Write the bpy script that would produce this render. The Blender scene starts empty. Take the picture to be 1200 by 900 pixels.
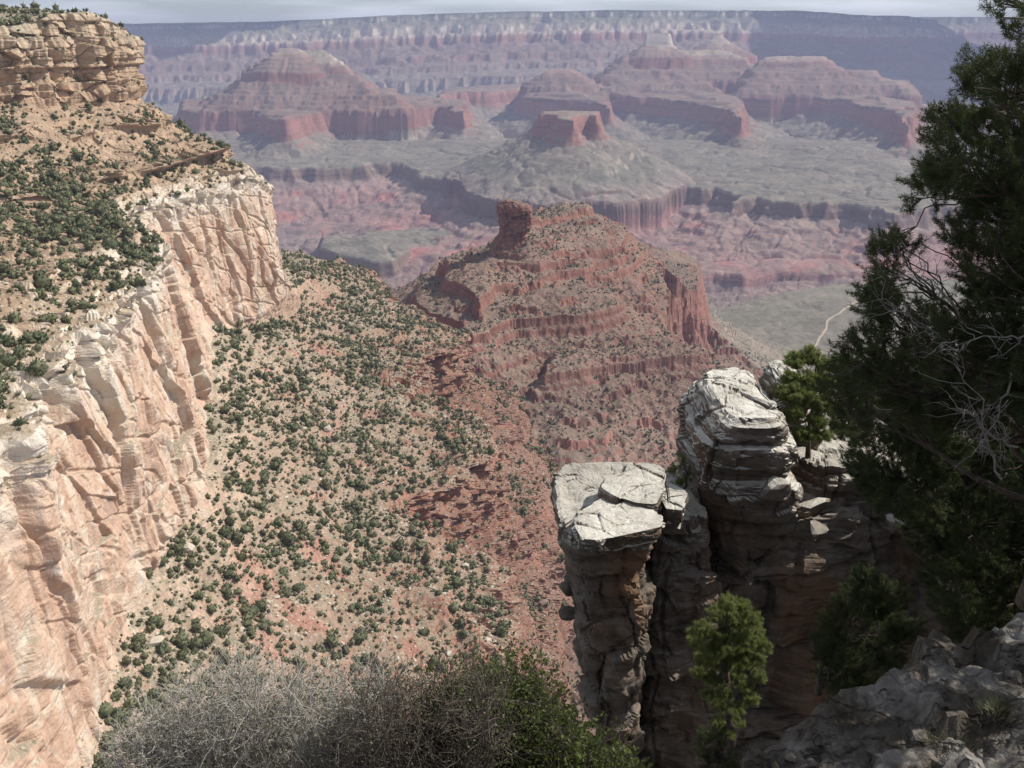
import bpy, bmesh, math, random
import numpy as np
from mathutils import Vector, Matrix, noise as mnoise

# ------------------------------------------------------------------ camera, sky, sun, exposure
scene = bpy.context.scene
C = scene.collection
FPX = 1177.0                       # focal length in pixels of the 1200 px wide photograph
PITCH = math.radians(19.1)
cam_d = bpy.data.cameras.new('camera')
cam = bpy.data.objects.new('camera', cam_d)
C.objects.link(cam)
cam_d.sensor_width = 36.0
cam_d.lens = 36.0 * FPX / 1200.0
cam_d.clip_start = 0.2
cam_d.clip_end = 90000
cam.rotation_euler = (math.pi / 2 - PITCH, 0, 0)
scene.camera = cam

SUN_AZ, SUN_EL = math.radians(75), math.radians(46)
world = bpy.data.worlds.new('World')
scene.world = world
world.use_nodes = True
wn = world.node_tree.nodes
sky = wn.new('ShaderNodeTexSky')
sky.sky_type = 'NISHITA'
sky.sun_disc = False
sky.sun_elevation = SUN_EL
sky.sun_rotation = SUN_AZ
sky.altitude = 2000
sky.air_density = 1.0
sky.dust_density = 1.5
sky.ozone_density = 1.0
wl = world.node_tree.links
_tc = wn.new('ShaderNodeTexCoord'); _mp = wn.new('ShaderNodeMapping')
_mp.inputs['Scale'].default_value = (2.2, 2.2, 22)
_nz = wn.new('ShaderNodeTexNoise'); _nz.inputs['Scale'].default_value = 2.0; _nz.inputs['Detail'].default_value = 6
_rp = wn.new('ShaderNodeValToRGB'); _rp.color_ramp.elements[0].position = .42; _rp.color_ramp.elements[1].position = .68
_rp.color_ramp.elements[1].color = (.85, .85, .85, 1)
_mx = wn.new('ShaderNodeMix'); _mx.data_type = 'RGBA'
_mx.inputs[7].default_value = (12.5, 12.9, 13.4, 1)
wl.new(_tc.outputs['Generated'], _mp.inputs[0]); wl.new(_mp.outputs[0], _nz.inputs['Vector']); wl.new(_nz.outputs['Fac'], _rp.inputs[0])
wl.new(_rp.outputs[0], _mx.inputs[0]); wl.new(sky.outputs[0], _mx.inputs[6])
wl.new(_mx.outputs[2], wn['Background'].inputs[0])
wn['Background'].inputs[1].default_value = 0.072
sun_d = bpy.data.lights.new('sun', 'SUN')
sun_d.energy = 4.4
sun_d.angle = math.radians(0.5)
sun_d.color = (1.0, 0.95, 0.87)
sun = bpy.data.objects.new('sun', sun_d)
C.objects.link(sun)
SUN_DIR = Vector((math.sin(SUN_AZ) * math.cos(SUN_EL), math.cos(SUN_AZ) * math.cos(SUN_EL), math.sin(SUN_EL)))
sun.rotation_euler = SUN_DIR.to_track_quat('Z', 'Y').to_euler()
scene.view_settings.view_transform = 'Standard'
scene.view_settings.look = 'None'
scene.view_settings.exposure = 0.3
scene.view_settings.gamma = 1.0
scene.cycles.use_denoising = True
scene.cycles.max_bounces = 4
scene.cycles.diffuse_bounces = 2
scene.cycles.glossy_bounces = 1
scene.cycles.transmission_bounces = 2
scene.cycles.transparent_max_bounces = 8
scene.cycles.volume_bounces = 0
scene.cycles.sample_clamp_indirect = 4.0

rng = np.random.default_rng(7)
random.seed(7)

# ------------------------------------------------------------------ reading the photograph: pixel + height (or distance) -> place
SP, CP = math.sin(PITCH), math.cos(PITCH)

def ray(u, v):
    a, b = (u - 600.0) / FPX, (450.0 - v) / FPX
    fy, fz = CP + b * SP, -SP + b * CP
    return a / fy, fz / fy                         # x per metre forward, z per metre forward

def U(u, v, z=None, y=None):
    tx, tz = ray(u, v)
    if y is None:
        y = z / tz
    return (tx * y, y, tz * y)

def UP(P):
    """place -> pixel, for checks"""
    x, y, z = P
    f = y * CP - z * SP
    b = y * SP + z * CP
    return 600 + FPX * x / f, 450 - FPX * b / f

# ------------------------------------------------------------------ noise
_perm = np.random.default_rng(11).permutation(256).astype(np.int32)
_perm = np.concatenate([_perm, _perm, _perm])
_ga = np.random.default_rng(12).uniform(0, 2 * math.pi, 256)
_g2 = np.stack([np.cos(_ga), np.sin(_ga)], 1).astype(np.float32)
_g3 = np.random.default_rng(13).normal(size=(256, 3))
_g3 = (_g3 / np.linalg.norm(_g3, axis=1, keepdims=True)).astype(np.float32)

def n2(x, y, seed=0):
    x = np.asarray(x, np.float32) + np.float32(seed * 17.31)
    y = np.asarray(y, np.float32) - np.float32(seed * 9.73)
    xi, yi = np.floor(x).astype(np.int32), np.floor(y).astype(np.int32)
    xf, yf = x - xi, y - yi
    xi &= 255; yi &= 255
    u = xf * xf * xf * (xf * (xf * 6 - 15) + 10)
    w = yf * yf * yf * (yf * (yf * 6 - 15) + 10)
    def g(a, b, fx, fy):
        h = _perm[_perm[xi + a] + yi + b] 
        gg = _g2[h]
        return gg[..., 0] * fx + gg[..., 1] * fy
    a = g(0, 0, xf, yf); b = g(1, 0, xf - 1, yf)
    c = g(0, 1, xf, yf - 1); d = g(1, 1, xf - 1, yf - 1)
    return ((a + u * (b - a)) * (1 - w) + (c + u * (d - c)) * w) * 1.5

def n3(x, y, z, seed=0):
    x = np.asarray(x, np.float32) + np.float32(seed * 13.7)
    y = np.asarray(y, np.float32) - np.float32(seed * 7.9)
    z = np.asarray(z, np.float32) + np.float32(seed * 3.3)
    xi, yi, zi = (np.floor(q).astype(np.int32) for q in (x, y, z))
    xf, yf, zf = x - xi, y - yi, z - zi
    xi &= 255; yi &= 255; zi &= 255
    s = lambda t: t * t * t * (t * (t * 6 - 15) + 10)
    u, v, w = s(xf), s(yf), s(zf)
    out = 0
    for a in (0, 1):
        wa = u if a else 1 - u
        for b in (0, 1):
            wb = v if b else 1 - v
            h = _perm[_perm[xi + a] + yi + b]
            for c in (0, 1):
                gg = _g3[_perm[h + zi + c]]
                out = out + wa * wb * (w if c else 1 - w) * (gg[..., 0] * (xf - a) + gg[..., 1] * (yf - b) + gg[..., 2] * (zf - c))
    return out * 1.5

def fbm2(x, y, octv=4, seed=0, gain=0.5):
    o, a = 0, 1.0
    for i in range(octv):
        o = o + a * n2(x * 2.03 ** i, y * 2.03 ** i, seed + i)
        a *= gain
    return o

def rid2(x, y, octv=4, seed=0, gain=0.5):
    o, a = 0, 1.0
    for i in range(octv):
        o = o + a * (1 - 2 * np.abs(n2(x * 2.03 ** i, y * 2.03 ** i, seed + i)) - .5)
        a *= gain
    return o

def fbm3(x, y, z, octv=4, seed=0, gain=0.5):
    o, a = 0, 1.0
    for i in range(octv):
        k = 2.03 ** i
        o = o + a * n3(x * k, y * k, z * k, seed + i)
        a *= gain
    return o

def cell3(x, y, z, seed=0, facet=False):
    """blocky noise: (distance to the nearest cell point, a random number of that cell, distance to the second)"""
    x, y, z = np.broadcast_arrays(*(np.asarray(q, np.float32) for q in (x, y, z)))
    xi, yi, zi = (np.floor(q).astype(np.int32) for q in (x, y, z))
    b1 = np.full(x.shape, 9, np.float32); b2 = b1.copy(); r = np.zeros(x.shape, np.float32)
    fc = np.zeros(x.shape, np.float32)
    for a in (-1, 0, 1):
        for b in (-1, 0, 1):
            for c in (-1, 0, 1):
                h = _perm[_perm[_perm[(xi + a + seed * 31) & 255] + ((yi + b) & 255)] + ((zi + c) & 255)]
                o = _g3[h] * .45 + .5
                ex, ey, ez = xi + a + o[..., 0] - x, yi + b + o[..., 1] - y, zi + c + o[..., 2] - z
                d = ex * ex + ey * ey + ez * ez
                m = d < b1
                if facet:
                    q = _g3[(h * 7 + 3) & 255]
                    fc = np.where(m, ex * q[..., 0] + ey * q[..., 1] + ez * q[..., 2], fc)
                b2 = np.where(m, b1, np.minimum(b2, d))
                r = np.where(m, h / 255.0, r)
                b1 = np.where(m, d, b1)
    if facet: return np.sqrt(b1), r, np.sqrt(b2), fc
    return np.sqrt(b1), r, np.sqrt(b2)

def sstep(a, b, x):
    t = np.clip((x - a) / (b - a), 0, 1)
    return t * t * (3 - 2 * t)

# ------------------------------------------------------------------ meshes and tags
def tag(o, label=None, cat=None, group=None, kind=None):
    if label: o['label'] = label
    if cat: o['category'] = cat
    if group: o['group'] = group
    if kind: o['kind'] = kind
    return o

def mesh_np(name, V, F, mat=None, parent=None, attrs=None, smooth=False, mats=None, mi=None):
    """a mesh object from a numpy array of points and one or two arrays of faces (quads, triangles)"""
    me = bpy.data.meshes.new(name)
    V = np.ascontiguousarray(V, np.float32)
    me.vertices.add(len(V)); me.vertices.foreach_set('co', V.ravel())
    Fs = F if isinstance(F, (list, tuple)) else [F]
    Fs = [np.asarray(f, np.int32) for f in Fs if len(f)]
    tot = sum(f.size for f in Fs)
    me.loops.add(tot)
    me.loops.foreach_set('vertex_index', np.concatenate([f.ravel() for f in Fs]))
    np_ = sum(len(f) for f in Fs)
    me.polygons.add(np_)
    ln = np.concatenate([np.full(len(f), f.shape[1], np.int32) for f in Fs])
    me.polygons.foreach_set('loop_start', np.concatenate([[0], np.cumsum(ln)[:-1]]).astype(np.int32))
    me.polygons.foreach_set('loop_total', ln)
    me.polygons.foreach_set('use_smooth', np.full(np_, bool(smooth)))
    for k, a in (attrs or {}).items():
        at = me.attributes.new(k, 'FLOAT', 'POINT')
        at.data.foreach_set('value', np.ascontiguousarray(a, np.float32))
    me.update(calc_edges=True)
    for m in (mats or ([mat] if mat else [])):
        me.materials.append(m)
    if mi is not None:
        me.polygons.foreach_set('material_index', np.asarray(mi, np.int32))
    o = bpy.data.objects.new(name, me)
    C.objects.link(o)
    if parent: o.parent = parent
    return o

def grid_faces(nr, nc, keep=None):
    i = np.arange(nr * nc, dtype=np.int32).reshape(nr, nc)
    return np.stack([i[:-1, :-1], i[:-1, 1:], i[1:, 1:], i[1:, :-1]], -1).reshape(-1, 4)

def compact(V, F, attrs):
    used = np.zeros(len(V), bool); used[F.ravel()] = True
    m = np.cumsum(used).astype(np.int32) - 1
    return V[used], m[F], {k: a[used] for k, a in attrs.items()}

def empty(name, loc=(0, 0, 0)):
    o = bpy.data.objects.new(name, None)
    o.location = loc
    o.empty_display_size = .2
    C.objects.link(o)
    return o

# ------------------------------------------------------------------ materials
class NT:
    """a few short hands for node trees"""
    def __init__(s, name):
        s.m = bpy.data.materials.new(name); s.m.use_nodes = True
        s.t = s.m.node_tree; s.n = s.t.nodes; s.l = s.t.links
        s.b = s.n['Principled BSDF']
        s.b.inputs['Roughness'].default_value = .9
        s.b.inputs['Specular IOR Level'].default_value = .15
    def put(s, sock, val):
        if isinstance(val, bpy.types.NodeSocket): s.l.new(val, sock)
        elif val is not None: sock.default_value = val
    def attr(s, name):
        a = s.n.new('ShaderNodeAttribute'); a.attribute_name = name
        return a.outputs['Fac']
    def pos(s):
        return s.n.new('ShaderNodeNewGeometry').outputs['Position']
    def objpos(s):
        return s.n.new('ShaderNodeTexCoord').outputs['Object']
    def nz(s):
        g = s.n.new('ShaderNodeNewGeometry'); x = s.n.new('ShaderNodeSeparateXYZ')
        s.l.new(g.outputs['Normal'], x.inputs[0]); return x.outputs[2]
    def xyz(s, vec):
        x = s.n.new('ShaderNodeSeparateXYZ'); s.l.new(vec, x.inputs[0]); return x.outputs
    def scale(s, vec, k):
        m = s.n.new('ShaderNodeVectorMath'); m.operation = 'MULTIPLY'
        s.l.new(vec, m.inputs[0]); m.inputs[1].default_value = k if hasattr(k, '__len__') else (k, k, k); return m.outputs[0]
    def noise(s, vec, sc, det=4, rough=.55, dist=0.0):
        t = s.n.new('ShaderNodeTexNoise'); s.l.new(vec, t.inputs['Vector'])
        t.inputs['Scale'].default_value = sc; t.inputs['Detail'].default_value = det
        t.inputs['Roughness'].default_value = rough; t.inputs['Distortion'].default_value = dist
        return t.outputs['Fac']
    def voro(s, vec, sc, feat='F1', out='Distance', rnd=1.0):
        t = s.n.new('ShaderNodeTexVoronoi'); s.l.new(vec, t.inputs['Vector'])
        t.feature = feat; t.inputs['Scale'].default_value = sc; t.inputs['Randomness'].default_value = rnd
        return t.outputs[out]
    def math(s, op, a, b=None, c=None, clamp=False):
        m = s.n.new('ShaderNodeMath'); m.operation = op; m.use_clamp = clamp
        for i, q in enumerate((a, b, c)): s.put(m.inputs[i], q)
        return m.outputs[0]
    def mr(s, x, a, b, c=0.0, d=1.0):
        m = s.n.new('ShaderNodeMapRange'); s.put(m.inputs[0], x)
        for i, q in enumerate((a, b, c, d)): m.inputs[i + 1].default_value = q
        return m.outputs[0]
    def ramp(s, x, stops, interp='LINEAR'):
        r = s.n.new('ShaderNodeValToRGB'); r.color_ramp.interpolation = interp
        e = r.color_ramp.elements
        while len(e) < len(stops): e.new(.5)
        for i, (p, c) in enumerate(stops):
            e[i].position = p; e[i].color = (*c, 1)
        s.put(r.inputs[0], x); return r.outputs[0]
    def mix(s, f, a, b, blend='MIX'):
        m = s.n.new('ShaderNodeMix'); m.data_type = 'RGBA'; m.blend_type = blend
        s.put(m.inputs[0], f)
        for i, q in ((6, a), (7, b)):
            if isinstance(q, tuple) and len(q) == 3: q = (*q, 1)
            s.put(m.inputs[i], q)
        return m.outputs[2]
    def bump(s, h, strength, dist):
        b = s.n.new('ShaderNodeBump'); b.inputs['Strength'].default_value = strength; b.inputs['Distance'].default_value = dist
        s.l.new(h, b.inputs['Height']); s.l.new(b.outputs[0], s.b.inputs['Normal'])
    def color(s, c):
        s.put(s.b.inputs['Base Color'], (*c, 1) if isinstance(c, tuple) else c); return s.m

def flat_mat(name, col, var=.25, sc=6.0, rough=.85, spec=.15, dark=None):
    t = NT(name)
    n = t.noise(t.objpos(), sc, 4)
    lo = dark or tuple(q * (1 - var) for q in col)
    hi = tuple(min(1, q * (1 + var)) for q in col)
    t.b.inputs['Roughness'].default_value = rough
    t.b.inputs['Specular IOR Level'].default_value = spec
    return t.color(t.ramp(n, [(.3, lo), (.7, hi)]))
# ------------------------------------------------------------------ the canyon as a height field: mesas and buttes with the strata's cliffs and slopes
def E_ramp(t, E):
    """cliff colour by place in the strata (metres below the south rim)"""
    f = t.mr(E, -1400, 150)
    k = lambda e: (e + 1400) / 1550.0
    return t.ramp(f, [(k(-1400), (.16, .13, .135)), (k(-1260), (.19, .155, .16)), (k(-1200), (.27, .155, .14)), (k(-1075), (.30, .165, .145)),
                      (k(-1045), (.17, .115, .095)), (k(-955), (.20, .145, .115)), (k(-935), (.29, .25, .20)),
                      (k(-800), (.31, .24, .19)), (k(-785), (.26, .135, .105)), (k(-625), (.295, .145, .112)), (k(-600), (.215, .118, .092)),
                      (k(-480), (.245, .122, .092)), (k(-390), (.25, .122, .09)), (k(-285), (.29, .165, .125)), (k(-275), (.46, .40, .33)),
                      (k(-145), (.46, .40, .33)), (k(-130), (.24, .22, .17)), (k(-60), (.24, .22, .17)), (k(-50), (.42, .375, .31)), (k(0), (.38, .34, .28)), (k(20), (.16, .17, .12))])

def S_ramp(t, E):
    """colour of the slopes by place in the strata"""
    f = t.mr(E, -1400, 150)
    k = lambda e: (e + 1400) / 1550.0
    return t.ramp(f, [(k(-1400), (.20, .17, .165)), (k(-1250), (.22, .17, .16)), (k(-1150), (.27, .155, .145)), (k(-1060), (.27, .18, .165)), (k(-1000), (.23, .19, .165)),
                      (k(-930), (.165, .155, .122)), (k(-790), (.19, .165, .132)), (k(-690), (.215, .155, .125)), (k(-590), (.185, .122, .095)),
                      (k(-400), (.19, .125, .098)), (k(-300), (.28, .185, .145)), (k(-270), (.38, .30, .23)), (k(-130), (.20, .19, .14)), (k(-50), (.12, .135, .09)), (k(10), (.08, .10, .065))])

def canyon_mat(name, near=False):
    t = NT(name)
    p = t.pos(); E = t.attr('strat')
    x, y, z = t.xyz(p)
    flat = t.scale(p, (.25, .25, 1))
    w = t.noise(flat, .012, 3)
    E2 = t.math('ADD', E, t.mr(w, .3, .7, -14, 14))
    cl = E_ramp(t, E2)
    # thin beds: bands of height, a little darker and lighter
    st = t.n.new('ShaderNodeCombineXYZ')
    t.put(st.inputs[2], t.math('MULTIPLY', E2, .085 if not near else .16))
    t.put(st.inputs[0], t.math('MULTIPLY', x, .0012)); t.put(st.inputs[1], t.math('MULTIPLY', y, .0012))
    bed = t.noise(st.outputs[0], 1.0, 3, .6)
    cl = t.mix(1.0, cl, t.ramp(bed, [(.3, (.72, .70, .70)), (.7, (1.25, 1.25, 1.25))]), 'MULTIPLY')
    sl = S_ramp(t, E2)
    big = t.noise(p, .0016, 4)
    sl = t.mix(t.mr(big, .35, .65), sl, t.mix(.5, sl, (.23, .19, .155)))
    red = t.noise(t.scale(p, (1, 1, .3)), .0032, 4, .6)
    band = t.math('MULTIPLY', t.mr(E2, -1060, -1090), t.mr(E2, -1260, -1190))
    sl = t.mix(t.math('MULTIPLY', t.mr(red, .53, .66, 0, .8), band, clamp=True), sl, (.36, .145, .125))
    spk = t.noise(p, .05 if not near else .12, 3, .7)
    sl = t.mix(1.0, sl, t.ramp(spk, [(.3, (.74, .76, .72)), (.7, (1.22, 1.2, 1.2))]), 'MULTIPLY')
    pt = t.noise(p, .006, 5, .7)
    sl = t.mix(1.0, sl, t.ramp(pt, [(.32, (.70, .72, .68)), (.5, (1, 1, 1)), (.68, (1.32, 1.28, 1.24))]), 'MULTIPLY')
    nz = t.nz()
    steep = t.mr(t.math('ADD', nz, t.mr(spk, .3, .7, -.08, .08)), .80, .62)
    col = t.mix(steep, sl, cl)
    if near:
        # ground cover: dots of grey green scrub and pale stones on the slopes
        v = t.voro(p, .16); g = t.voro(p, .16, out='Color')
        gsep = t.n.new('ShaderNodeSeparateColor'); t.l.new(g, gsep.inputs[0])
        patch = t.mr(t.noise(p, .012, 3), .38, .6, .12, .6)
        dot = t.math('MULTIPLY', t.mr(v, .42, .28), t.math('LESS_THAN', gsep.outputs[0], patch))
        dot = t.math('MULTIPLY', dot, t.mr(nz, .55, .75))
        col = t.mix(t.math('MULTIPLY', dot, .8), col, (.115, .115, .075))
        v2 = t.voro(p, .33); g2 = t.voro(p, .33, out='Color')
        gs2 = t.n.new('ShaderNodeSeparateColor'); t.l.new(g2, gs2.inputs[0])
        dot2 = t.math('MULTIPLY', t.mr(v2, .36, .2), t.math('LESS_THAN', gs2.outputs[1], .22))
        col = t.mix(t.math('MULTIPLY', dot2, .7), col, (.46, .33, .26))
    t.bump(t.noise(p, .06 if not near else .25, 5, .65), .7, 6.0 if not near else 1.6)
    return t.color(col)

M_FAR = canyon_mat('canyon_rock_far')
M_MID = canyon_mat('canyon_rock_mid', True)

def sdf(X, Y, P):
    """signed distance to polygon P (positive outside)"""
    d = np.full(X.shape, 1e12, np.float32)
    arc = np.zeros(X.shape, np.float32)
    run = 0.0
    ins = np.zeros(X.shape, bool)
    n = len(P)
    for i in range(n):
        ax, ay = P[i]; bx, by = P[(i + 1) % n]
        ex, ey = bx - ax, by - ay
        L = ex * ex + ey * ey + 1e-9
        wx, wy = X - ax, Y - ay
        t = np.clip((wx * ex + wy * ey) / L, 0, 1)
        q = (wx - ex * t) ** 2 + (wy - ey * t) ** 2
        if L > 1:
            # at the corners the measure along the rim turns with the direction, so that gullies fan out
            side = (wx * ey - wy * ex) / math.sqrt(L)
            ang = np.arctan2(wx * ex / math.sqrt(L) - math.sqrt(L) * t, np.abs(side) + 1)
            m = q < d
            arc = np.where(m, run + math.sqrt(L) * t + ang * 60, arc)
            run += math.sqrt(L) + 90
        d = np.minimum(d, q)
        c = (ay > Y) != (by > Y)
        if abs(ey) > 1e-9:
            ins ^= c & (X < ex * (Y - ay) / ey + ax)
    d = np.sqrt(d)
    return np.where(ins, -d, d), arc

FEATS = []
def feat(name, z, px, back=None, prof=(), E=0, warp=1.0, world=(), top=.06, cap=30, reach=1500, zline=None, y=None, gully=1.0, floor=-1e6):
    """a mesa: its rim read off the photograph at height z (or at distance y), closed behind; prof = (metres out, metres down) steps"""
    P = [U(u, v, z=z)[:2] if y is None else U(u, v, y=y)[:2] for u, v in px]
    if world: P += list(world)
    if back:
        a, b = P[-1], P[0]
        la, lb = math.hypot(*a), math.hypot(*b)
        P += [(a[0] + a[0] / la * back, a[1] + a[1] / la * back), (b[0] + b[0] / lb * back, b[1] + b[1] / lb * back)]
    FEATS.append(dict(name=name, z=z, P=P, prof=prof, E=E, warp=warp, top=top, cap=cap, reach=reach, zline=zline, gully=gully, floor=floor))

RW = [(0, 0), (18, -70), (34, -84), (50, -134), (80, -144), (112, -156), (120, -166), (340, -258), (800, -385), (1500, -500)]   # Redwall cliff and the slope below
TP = [(0, 0), (12, -34), (24, -42), (40, -82), (75, -96), (350, -185), (800, -262), (1500, -330)]                               # Tapeats cliff over red slopes
SU = lambda n, h, w: sum([[(i * w, -i * h), (i * w + w * .16, -i * h - h * .5), (i * w + w * .2, -i * h - h * .55)] for i in range(n)], []) + [(n * w, -n * h), (n * w + 500, -n * h - 260)]

# --- the far wall
feat('north_rim', 350, [(-80, 31), (150, 30), (330, 24), (470, 18), (560, 15), (700, 12), (830, 12), (930, 13), (975, 20), (985, 30)], y=15600,
     world=[(6400, 17500), (8200, 21000), (8200, 24000), (-11000, 24000), (-11000, 15600)],
     prof=[(0, 0), (25, -70), (60, -85), (420, -190), (440, -250), (620, -300), (650, -400), (1000, -500), (1300, -560), (1330, -620), (1700, -680), (1740, -740), (2300, -800), (2340, -940), (2800, -1020), (4500, -1130)], E=20, warp=1.7, top=.01, cap=40, reach=5200,
     zline=([-.55, -.4, -.23, -.10, .0, .08, .26, .31, .6], [120, 150, 190, 285, 330, 350, 345, 300, 300]))
feat('north_rim', 350, [(940, 21), (1000, 21), (1160, 21), (1400, 21)], y=23000, world=[(16000, 26000), (4000, 26000)],
     prof=[(0, 0), (30, -80), (420, -200), (650, -300), (680, -420), (1300, -560), (2300, -900), (4500, -1300)], E=20, warp=2.0, reach=6000, top=.01, zline=([0, 1], [380, 380]))
# --- temples
feat('redwall_bench', -560, [(520, 112), (540, 108), (590, 106), (610, 105)], y=None, back=1500, prof=RW, E=-620, warp=.9)
TR = lambda a, b: [(0, 0), (16, -a * .8), (30, -a), (70, -a - 12), (90, -a - 12 - b), (500, -a - 200)]
feat('left_temple', -590, [(215, 131), (246, 133), (296, 131), (310, 134), (318, 139), (333, 142), (346, 139), (362, 134), (391, 130), (430, 131), (474, 129), (520, 126), (545, 131)], back=1500, floor=-840, prof=RW, E=-600, warp=.6, top=.16, cap=110)
feat('left_temple', -463, [(258, 112), (300, 114), (350, 115), (400, 113), (462, 109)], y=8600, back=1000, floor=-575, prof=TR(38, 24), E=-470, warp=.55, top=0.1, cap=16)
feat('left_temple', -376, [(280, 100), (350, 101), (430, 97)], y=8750, back=750, floor=-455, prof=TR(34, 20), E=-420, warp=.45, top=0.1, cap=14)
feat('left_temple', -273, [(306, 86), (330, 85), (360, 85), (385, 82), (408, 80)], y=8900, back=420, floor=-370, prof=TR(46, 22), E=-330, warp=.4, top=0.74, cap=178)
feat('left_temple', -104, [(326, 58), (340, 56), (352, 57)], y=9080, back=80, floor=-300, prof=[(0, 0), (8, -20), (220, -135), (500, -300)], E=-240, warp=.12, top=.3, cap=12)
feat('centre_temple', -570, [(611, 115), (640, 117), (653, 118), (683, 119), (707, 123), (712, 126)], back=2000, floor=-840, prof=RW, E=-600, warp=.5, top=.2, cap=80)
feat('centre_temple', -482, [(628, 101), (655, 104), (685, 103), (699, 106)], y=10300, back=800, floor=-560, prof=TR(34, 20), E=-470, warp=.4, top=0.12, cap=18)
feat('centre_temple', -345, [(637, 84), (655, 84), (677, 84)], y=10500, back=400, floor=-475, prof=TR(34, 24), E=-330, warp=.25, top=.15, cap=30)
feat('twin_temple', -560, [(702, 110), (740, 115), (780, 117), (800, 119), (830, 123), (850, 128), (862, 134), (868, 138)], back=2600, floor=-850, prof=RW, E=-600, warp=.6, top=.14, cap=80)
feat('twin_temple', -447, [(710, 98), (735, 99), (760, 97), (790, 101), (832, 97)], y=10400, back=1200, floor=-545, prof=TR(40, 26), E=-470, warp=.5, top=0.1, cap=18)
feat('twin_temple', -345, [(712, 84), (760, 85), (830, 84), (870, 83)], y=10700, back=800, floor=-440, prof=TR(34, 22), E=-420, warp=.5, top=0.12, cap=18)
feat('twin_temple', -238, [(722, 70), (735, 72), (758, 73), (800, 70), (850, 68), (876, 70)], y=10900, back=500, floor=-335, prof=TR(44, 24), E=-330, warp=.45, top=0.42, cap=120)
feat('twin_temple', 22, [(757, 41), (764, 38), (775, 40), (783, 41), (786, 46)], y=11100, back=120, floor=-225, prof=[(0, 0), (12, -70), (24, -120), (60, -140), (250, -235)], E=-150, warp=.15, top=.2, cap=14)
feat('twin_temple', 26, [(835, 40), (840, 39), (845, 41)], y=11900, back=70, floor=-225, prof=[(0, 0), (12, -42), (130, -110), (150, -128), (420, -250)], E=-170, warp=.12, top=.2, cap=10)
feat('long_ridge', -560, [(822, 109), (845, 110), (897, 112), (940, 116), (987, 118), (1013, 125), (1035, 128), (1055, 138), (1064, 146)], back=2600, floor=-850, prof=RW, E=-600, warp=.7, top=.15, cap=80)
feat('long_ridge', -437, [(876, 94), (915, 92), (945, 97), (950, 99), (985, 104), (1040, 106), (1058, 109)], y=10000, back=1000, floor=-545, prof=TR(40, 26), E=-470, warp=.55, top=0.1, cap=16)
feat('long_ridge', -345, [(880, 84), (920, 82), (950, 88), (985, 92), (1022, 98)], y=10300, back=700, floor=-430, prof=TR(36, 22), E=-420, warp=.45, top=0.12, cap=18)
feat('long_ridge', -255, [(888, 76), (905, 72), (940, 72), (962, 80), (975, 86)], y=10600, back=330, floor=-340, prof=TR(40, 22), E=-330, warp=.4, top=0.45, cap=60)
feat('flat_butte', -460, [(634, 134), (645, 135), (657, 138), (667, 141), (676, 136), (692, 134), (700, 136)], back=330, floor=-845, prof=[(0, 0), (14, -55), (30, -62), (44, -108), (66, -118), (74, -136), (110, -152), (330, -262), (620, -388), (900, -520)], E=-640, warp=.38, top=.04, cap=12)
# --- the lower platform and its dark cliffs
feat('platform', -850, [(255, 190), (293, 194), (329, 196), (385, 194), (422, 194), (432, 190), (460, 190), (474, 193), (488, 199), (491, 205), (515, 208), (543, 211), (560, 211), (572, 206), (585, 207), (566, 219), (568, 224), (595, 232), (630, 236), (665, 235), (700, 230), (715, 228), (757, 217), (777, 213), (800, 214), (820, 220), (837, 219), (858, 224), (880, 228), (866, 233), (893, 229), (915, 236), (933, 239), (942, 238), (1000, 239), (1045, 246), (1110, 240), (1220, 238)],
     world=[(4300, 6400), (5200, 9000), (-4300, 9000), (-3200, 7600)], prof=TP, E=-945, warp=.62, top=.075, cap=170, reach=2200)
feat('gorge_mesa', -1050, [(376, 291), (400, 297), (436, 306), (457, 306), (470, 297), (484, 286), (505, 285), (526, 285), (534, 290), (560, 287), (585, 280), (600, 268)], back=330, prof=[(0, 0), (15, -55), (40, -85), (60, -92), (200, -220), (500, -420)], E=-950, warp=.22, top=.10, cap=60)
feat('gorge_wall', -1060, [(760, 330), (800, 324), (840, 320), (870, 323), (905, 318), (950, 320), (1000, 319), (1100, 316), (1300, 310)], back=420, prof=[(0, 0), (15, -40), (40, -60), (120, -160), (300, -300), (500, -420)], E=-1180, warp=.35, top=.10, cap=70)
feat('trail_plateau', -870, [(700, 420), (790, 400), (838, 366), (860, 357), (900, 346), (945, 338), (987, 333), (1040, 331), (1100, 327), (1300, 330)], world=[(3400, 2500), (1500, 1700), (700, 1900)], prof=[(0, 0), (30, -20), (70, -70), (300, -260), (600, -420)], E=-915, warp=.16, top=.012, cap=20)
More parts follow.
